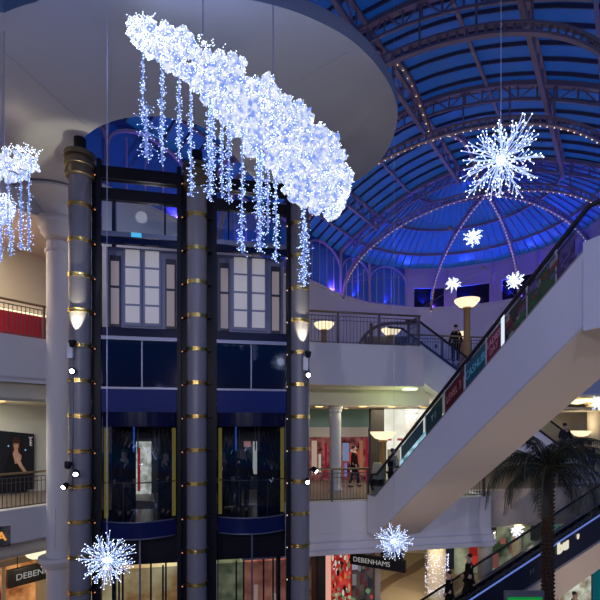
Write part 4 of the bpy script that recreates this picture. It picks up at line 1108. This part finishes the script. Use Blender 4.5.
panel('bright_wall', 383, 470, 20.6, L2, 8.42, gl('bright_shop_wall', (.80,.78,.62), (1,1,.88), .95, 1.2), s3)
for x in (388,396,404,421,430): panel('shelf_unit', x, x+4, 20.3, L2, 6.6, mat('shop_fixture', (.45,.40,.32), .6), s3)
for x in (387,398): panel('red_notice', x, x+4.5, 20.2, 7.0, 7.1, mat('red_notice', (.5,.08,.06), .6), s3)
light('AREA', at3(400,18.5,8.35), 55, (1,.94,.75), 2, at3(400,18.5,0), name='shop_light')
# what is seen through the lifts on the middle level
s4 = thing('shop_front', 'bright shop entrance seen through the left lift car', 'shop front', at3(137,16,L2))
panel('bright_wall', 129, 151, 16.2, 5.2, 7.1, gl('lift_back_bright', (.35,.37,.28), (1,1,.85), 1.3, 5), s4)
panel('red_post', 137.5, 140, 15.6, 5.4, 6.9, glow('red_post_glow', (.55,.02,.03), .9), s4)
panel('blue_hanging', 130, 135, 15.6, 7.0, 7.7, glow('blue_banner', (.03,.15,.8), .6), s4)
s5 = thing('shop_front', 'lit shop openings seen through the right lift car', 'shop front', at3(240,16,L2))
panel('bright_wall', 225, 233, 16.4, 5.2, 7.1, glow('cream_opening', (.9,.88,.55), 1.6), s5)
panel('pale_wall', 253, 261, 16.5, 5.9, 7.1, glow('pale_opening', (.6,.62,.55), 1.1), s5)
panel('pink_sign', 244, 251, 16.5, 6.9, 7.1, glow('pink_sign_glow', (.8,.35,.35), .7), s5)
panel('yellow_base', 228, 233, 16.5, 4.4, 5.3, glow('yellow_opening', (.7,.6,.25), .6), s5)
# dark inner wall behind the lifts
struct('wall_lift_core', MB().slab([LW(-.2,5.6,L2), LW(5.9,5.6,L2), LW(5.9,5.6,8.42), LW(-.2,5.6,8.42)], N*.2), mat('core_wall_dark', (.05,.05,.06), .7))
# ground level windows
s6 = thing('shop_front', 'golden lit shop window at the foot of the left lift', 'shop front', at3(135,16,0))
panel('amber_window', 60, 190, 15.6, 0, 3.72, gl('amber_window', (.45,.22,.05), (1,.85,.45), .85, 1.0), s6)
for x in (118,150,165): panel('window_frame', x, x+1.6, 15.4, 0, 3.72, BLACK, s6)
s7 = thing('shop_front', 'green and salmon shop windows at the foot of the right lift', 'shop front', at3(250,16,0))
panel('pale_window', 200, 218, 16.0, 0, 3.72, glow('pale_strip', (.95,.95,.72), .95), s7)
panel('green_window', 218, 244, 16.05, 0, 3.72, gl('green_window', (.10,.13,.06), (.38,.38,.22), .8, 2), s7)
panel('salmon_window', 244, 300, 16.0, 0, 3.72, gl('salmon_window', (.25,.06,.04), (.65,.25,.16), .8, 1.5), s7)
for x in (217,243,263,276): panel('window_frame', x, x+1.4, 15.8, 0, 3.72, BLACK, s7)
for x, z0, z1 in ((254,.9,1.6),(258,.5,1.0),(272,.9,1.3)): panel('mannequin_display', x, x+4, 15.7, z0+.3, z1+.5, glow('pale_figure', (.9,.6,.45), .7), s7)
s8 = thing('shop_front', 'red Christmas window display under the middle level', 'shop front', at3(337,17,0))
panel('salmon_side', 325, 331, 17.0, 0, 3.7, glow('salmon_side_glow', (.85,.42,.33), .85), s8)
panel('red_back', 331, 352, 17.5, 0, 3.7, gl('red_back_glow', (.22,.01,.01), (.62,.06,.05), .8, 2.5), s8)
rn = random.Random(9)
cols = [(.9,.8,.75),(.9,.25,.05),(.02,.01,.01),(.55,.02,.02),(.8,.35,.2),(.10,.01,.01),(.30,.25,.15)]
for k in range(92):
    x = rn.uniform(332.5,350); z = rn.uniform(.9,3.5); ci = rn.randrange(7); m = glow('festive_%d' % ci, cols[ci], .6)
    c = at3(x, 17.1+rn.uniform(-.15,.15), z)
    MB().ball(c, rn.uniform(.022,.06), 8, 6, (1,1,rn.uniform(.9,4.0))).build('festive_ornament', m, s8, smooth=True)
struct('wall_shop_dark', MB().box(at3(321.5,16.6,1.87), (.29,.3,3.75)), mat('black_shop_frame', (.008,.008,.008), .5))
struct('wall_shop_brown', MB().box(at3(315,16.9,1.87), (.26,.3,3.75)), mat('brown_shop_frame', (.10,.035,.015), .5))
s9 = thing('shop_front', 'glazed store front with white display behind the hanging sign', 'shop front', at3(365,18,0))
panel('glazing', 352, 375, 17.2, 0, 3.0, CARGLASS, s9)
panel('white_display', 350, 358, 18.0, 1.9, 3.1, glow('white_display_glow', (.9,.8,.9), .85), s9)
panel('lilac_display', 357, 365, 18.3, 2.2, 3.0, gl('lilac_display', (.25,.12,.2), (.7,.5,.65), .6, 5), s9)
panel('dark_display', 351, 375, 19.0, 0, 2.6, gl('dark_display', (.04,.04,.04), (.30,.22,.18), .8, 2), s9)
for k in range(22):
    x = rn.uniform(352,374); z = rn.uniform(.6,2.8); panel('glazed_item', x, x+rn.uniform(1,4), 18.6, z, z+rn.uniform(.1,.5), glow('glazed_item_%d' % (k%4), [(.7,.65,.6),(.35,.1,.1),(.5,.42,.3),(.1,.1,.12)][k%4], .6), s9)
for k in range(16):
    x = rn.uniform(334,372); m = glow('tree_bauble_%d' % (k%3), [(.8,.1,.08),(.7,.65,.4),(.25,.4,.2)][k%3], .5)
    MB().ball(at3(x, 15.9, rn.uniform(.9,1.9)), rn.uniform(.05,.11), 8, 6).build('festive_ornament', m, s8, smooth=True)
colp = struct('trim_9', MB().box(at3(376.5,18,1.9), (.26,.3,3.7)), CREAM)
# slender cream columns
def column(label, px, D, z0, z1, r, m=CREAM, capn=True):
    c = at3(px, D, 0); t = thing('round_column', label, 'column', V((c.x,c.y,z0)))
    MB().lathe(c, [(r*1.15,z0),(r*1.15,z0+.12)]+[(r,z0+.16+(z1-z0-.41)*k/8) for k in range(9)], 28).build('shaft', m, t, smooth=True)
    MB().lathe(c, [(r,z1-.25),(r*1.15,z1-.22),(r*1.15,z1-.12),(r*1.3,z1-.1),(r*1.3,z1)], 28).build('capital', m, t)
    return t
column('round column standing behind the middle-level railing before the red shop', 335.5, 17.0, L2, 8.42, .21, WHITE)
column('round white column in front of the bright shop beside the escalator', 411.5, 18.6, L2, 8.42, .23, WHITE)
wrapc = column('cream column wrapped in twinkling white lights on the ground floor', 436.5, 20.0, 0, 3.75, .40)
lm = MB(); lrn = random.Random(4); c = at3(436.5,20,0)
for k in range(270):
    th = lrn.uniform(math.pi, 2*math.pi); z = lrn.uniform(.25,2.1); rr = .47+lrn.uniform(0,.05)
    lm.octa(c+V((math.cos(th)*rr, math.sin(th)*rr, z)), lrn.uniform(.012,.021))
ln = lm.build('light_net', glow('net_led', (.80,.78,1.0), 2.6)); tag(ln, 'net of white and lilac lights wrapped round the cream column', 'christmas light'); ln['kind'] = 'stuff'
column('square-edged cream column beyond the lower escalator people', 485, 16.8, 0, 3.75, .26)
column('cream column under the purple starburst behind the palm', 517, 21, 0, 3.75, .24)
# far ground floor wall and shops
struct('wall_back_ground', MB().slab([at3(380,27,0), at3(640,27,0)+V((0,0,0)), at3(640,27,3.75), at3(380,27,3.75)], (0,.2,0)), CREAM)
tag(panel('skirting_band', 380, 470, 26.8, 0, .35, BLACK), 'dark skirting band at the far ground-floor wall', 'skirting')
for x, la in ((400,'narrow dark blue panel left of the light-wrapped column'),(450.5,'narrow dark blue panel right of the light-wrapped column')):
    tag(panel('blue_panel', x-3.5, x+3.5, 24, .0, 2.7, mat('dark_blue_panel', (.02,.03,.12), .5)), la, 'panel')
s10 = thing('shop_front', 'dim green-lit shop with red goods behind the lower escalator', 'shop front', at3(520,23,0))
panel('shop_back', 455, 640, 23.2, 0, 3.7, gl('dim_shop', (.03,.045,.025), (.42,.42,.28), .8, .9, .4, .72), s10)
rn = random.Random(21)
for k in range(26):
    x = rn.uniform(470,560); z = rn.uniform(.4,2.6); c = [(.6,.05,.04),(.03,.03,.03),(.75,.72,.6),(.08,.2,.18),(.35,.12,.1)][k%5]
    panel('shop_item', x, x+rn.uniform(3,8), 22.6, z, z+rn.uniform(.2,.9), glow('shopitem_%d' % (k%5), c, .6), s10)
panel('red_board', 470, 478, 19.0, 2.15, 2.9, glow('red_board_glow', (.35,.02,.02), .6), s10)
s11 = thing('shop_front', 'bright shop front with teal pillar at the bottom right corner', 'shop front', at3(590,17,0))
panel('teal_pillar', 593, 600, 15.9, 0, 3.0, mat('teal_pillar_paint', (.0,.22,.26), .4), s11)
panel('back_wall', 560, 593, 17.6, 0, 3.0, gl('corner_shop', (.25,.18,.12), (.85,.9,.75), .7, 2.2), s11)
panel('pink_poster', 580, 592, 17.2, 1.9, 2.5, glow('pink_poster_glow', (.75,.10,.30), .7), s11)
panel('inner_wall', 600, 640, 16.4, 0, 3.3, mat('corner_shop_wood', (.30,.18,.08), .5), s11)
gs = thing('directory_board', 'green lit information board at the foot of the palm', 'sign', at3(520,12.2,2.5))
p_, q_ = P(507,594.5,12.2), P(541,594.5,12.2)
MB().box(V(((p_.x+q_.x)/2,12.2,p_.z-.55)), (q_.x-p_.x+.14,.08,1.3)).build('frame', mat('board_frame', (.16,.15,.18), .5), gs)
MB().box(V(((p_.x+q_.x)/2,12.15,p_.z-.58)), (q_.x-p_.x,.03,1.05)).build('screen', glow('green_screen', (.01,.30,.05), .7), gs)
MB().box(V(((p_.x+q_.x)/2,12.13,p_.z-.14)), (q_.x-p_.x-.1,.02,.02)).build('text_line', glow('pale_green_line', (.2,.8,.3), .5), gs)
MB().tube([V(((p_.x+q_.x)/2,12.25,0)), V(((p_.x+q_.x)/2,12.25,p_.z-1.1))], .06, 8).build('stand', RAIL, gs)
# stone-coloured newel at the escalator foot and bollard
nb = thing('escalator_newel', 'beige drum with dark band at the foot of the large escalator', 'bollard', at3(377.5,14.9,L2))
MB().lathe(at3(377.5,14.9,L2), [(.20,0),(.22,.1),(.22,.45),(.18,.7),(.2,.95),(.14,1.25)], 20).build('drum', mat('stone_beige', (.5,.45,.33), .6), nb, smooth=True)
MB().lathe(at3(377.5,14.9,L2), [(.225,.5),(.225,.72)], 20).build('band', RUBBER, nb)
# orange window bottom left
s12 = thing('shop_front', 'orange glowing shop window under the left middle gallery', 'shop front', lg(-1,3.7,0))
def gpan(name, a, b, s, z0, z1, m): MB().slab([lg(a,s,z0), lg(b,s,z0), lg(b,s,z1), lg(a,s,z1)], -Vv*.06).build(name, m, s12)
gpan('orange_window', -5, 2.6, 3.75, 0, 2.6, gl('orange_window', (.16,.03,.01), (.95,.42,.14), .8, 1.6))
for a in (-3,-1.2,.1,1.4): gpan('window_frame', a, a+.12, 3.6, 0, 2.65, CREAM)
gpan('window_head', -5, 2.6, 3.6, 2.6, 2.8, mat('head_grey', (.4,.38,.36), .6))
dl = thing('dome_ceiling_light', 'glowing dome ceiling lamp under the left middle gallery beside the column', 'ceiling light', lg(1.3,.75,3.7))
c = lg(1.3,.75,3.75)
MB().lathe(c, [(.34,0),(.33,-.10),(.26,-.22),(.14,-.30),(.02,-.32)][::-1], 24).build('dome', glow('dome_lamp_glow', (1,.90,.62), 1.1), dl, smooth=True)
light('POINT', c+V((0,0,-.6)), 12, (1,.85,.6), .15)
light('POINT', lg(-1.5,2.4,3.2), 22, (1,.7,.42), .3)

# downlights under the upper level (middle-level ceiling)
k = 0
for px, D, la in ((319,17.5,'near the right lift column'),(363,17.5,'above the red shop window'),(392,17.8,'beside the dark brown pier'),(424,17.6,'next to the green soffit'),(346,19.3,'small, deeper above the red shop'),(331,19.0,'small, over the slender column')):
    downlight(at3(px,D,8.42), lab='middle-level ceiling downlight '+la, r=.16 if D < 18.5 else .1)
for px, D, la in ((491,16.6,'over the cream column past the lower escalator'),(520,17.5,'above the purple starburst'),(535,19,'right of the palm trunk')):
    downlight(at3(px,D,3.75), lab='ground-floor ceiling downlight '+la, r=.15, m=glow('bright_down', (1,.9,.65), 7))
tag(MB().slab([at3(405,15.4,8.93), at3(418,15.4,8.93), at3(416,16.1,8.93), at3(402,16.1,8.93)], (0,0,.04)).build('coffer_light', glow('coffer_glow', (.95,1,.80), 1.3)), 'bright wedge-shaped light panel in the greenish soffit', 'ceiling light')
# far right upper: warm ceiling and light bowls behind the descending escalator
struct('ceiling_right', MB().prism([(10,19),(34,19),(34,34),(10,34)], 8.9, 9.0), CREAM)
struct('wall_right_middle', MB().slab([at3(480,27,L2), at3(700,27,L2), at3(700,27,8.9), at3(480,27,8.9)], (0,.2,0)), CREAM)
rr_ = thing('ceiling_bowl_light', 'glowing round ceiling bowl above the descending escalator', 'ceiling light', at3(577,21.5,8.8))
MB().lathe(at3(577,21.5,8.9), [(.02,-.22),(.35,-.16),(.5,0)], 24).build('bowl', glow('ceiling_bowl_glow', (1,.86,.55), 1.6), rr_, smooth=True)
c3 = column('round cream column at the right edge behind the descending escalator', 597, 24, L2, 8.9, .45)

# ---------------------------------------------------------------- lights
BL = (.03,.08,1.0)
for al in (10,32,54,76,98,120,142,165):
    a = math.radians(al); p = CA+(-Vv*math.cos(a)+U*math.sin(a))*(RR-.02)+V((0,0,ZW+.12))
    light('SPOT', p, 300, (.02,.05,1.0), .04, CA+(-Vv*math.cos(a)+U*math.sin(a))*(RR-1.9)+V((0,0,ZE+2)), 115, .8, 'blue_uplight')
for t in (-2,-6,-10,-14,-18):
    for s in (-1, 1):
        light('SPOT', ap(t, s*(RR-.02), ZW+.12), 60, (.03,.07,1.0), .04, ap(t, s*(RR-3), ZE+2), 120, .8, 'blue_uplight')
for al in (60,82,104,126):
    a = math.radians(al); p = CA+(-Vv*math.cos(a)+U*math.sin(a))*(RR-.02)+V((0,0,ZW+.08))
    light('POINT', p, 14, (.30,.10,1.0), .04, name='violet_uplight')
for t in (-1,-4.7,-8.4,-12):
    light('POINT', ap(t, -(RR-.02), ZW+.10), 42, (.25,.10,1.0), .04, name='violet_uplight')
# unseen fill lights added around the viewer and in the atrium, warm fill below
for p, q, pw, c_, an in (((-7,-5,10.5),(-3,14,7),900,(.92,.87,1),56),((0,-6,10.5),(1,15,7.2),1250,(.92,.86,1),56),((7,-5,10.5),(7,15,7),650,(.72,.74,1),60),((13,1,9.5),(12,18,7),600,(.92,.86,1),70),((-9,1,9.5),(-7.8,13,6.6),230,(.9,.86,1),46)):
    light('SPOT', p, pw, c_, .10, q, an, .6, name='fill_spot')
for p, pw, c_ in (((-3,5,9),22,(.5,.56,1)),((3,4,8),26,(.5,.55,1)),((-8,6,5.5),30,(.9,.85,1)),((-3.5,4.5,2.5),30,(.75,.75,1)),((9.5,13,7.2),26,(.9,.82,.95))):
    light('POINT', p, pw, c_, .10, name='fill_point')
for p, q, pw, an in (((6.5,8.0,1.2),(4.4,11.5,8),250,75),((10,9.5,1.2),(12,16,3),420,80),((8.5,6,2),(6.5,7.5,9.5),190,80),((2,8,1.0),(3,15,4.5),150,70)):
    light('SPOT', p, pw, (1,.80,.60), .12, q, an, .6, name='warm_fill_spot')  # added warm fill aimed at escalator underside, beige cladding and lower fascia
light('AREA', at3(430,19,3.6), 140, (1,.82,.55), 3, at3(430,22,0), name='ground_lamp')
light('AREA', at3(345,17.6,8.3), 24, (1,.88,.65), 1.5, at3(330,16.6,0), name='ceiling_lamp')
light('AREA', at3(590,22,8.7), 150, (1,.80,.5), 2.5, at3(590,22,0), name='ceiling_lamp')
light('AREA', lg(-.8,2.2,8.35), 140, (1,.95,.78), 2.2, lg(-.8,2.6,L2), name='ceiling_lamp')
light('POINT', lg(.2,.9,8.1), 6, (1,.85,.6), .1)
light('POINT', lg(.9,1.2,13.2), 8, (1,.85,.65), .15)
light('POINT', at3(408,15.3,8.3), 22, (.65,1,.45), .2)
light('POINT', (-6.3,10.1,14.2), 2.5, (1,.85,.65), .1)
light('POINT', P(392,140,10.4)+V((-.3,0,-.5)), 2, (1,.75,.6), .1)
light('POINT', LW(1.4,2.4,12.9), 35, (.8,.76,.8), .1); light('POINT', LW(4.1,2.4,12.9), 40, (.8,.76,.8), .3)  # added fill behind the shafts to brighten doors and upper glazing
light('POINT', LW(1.4,-.1,13.0), 3, (.8,.78,.9), .2)
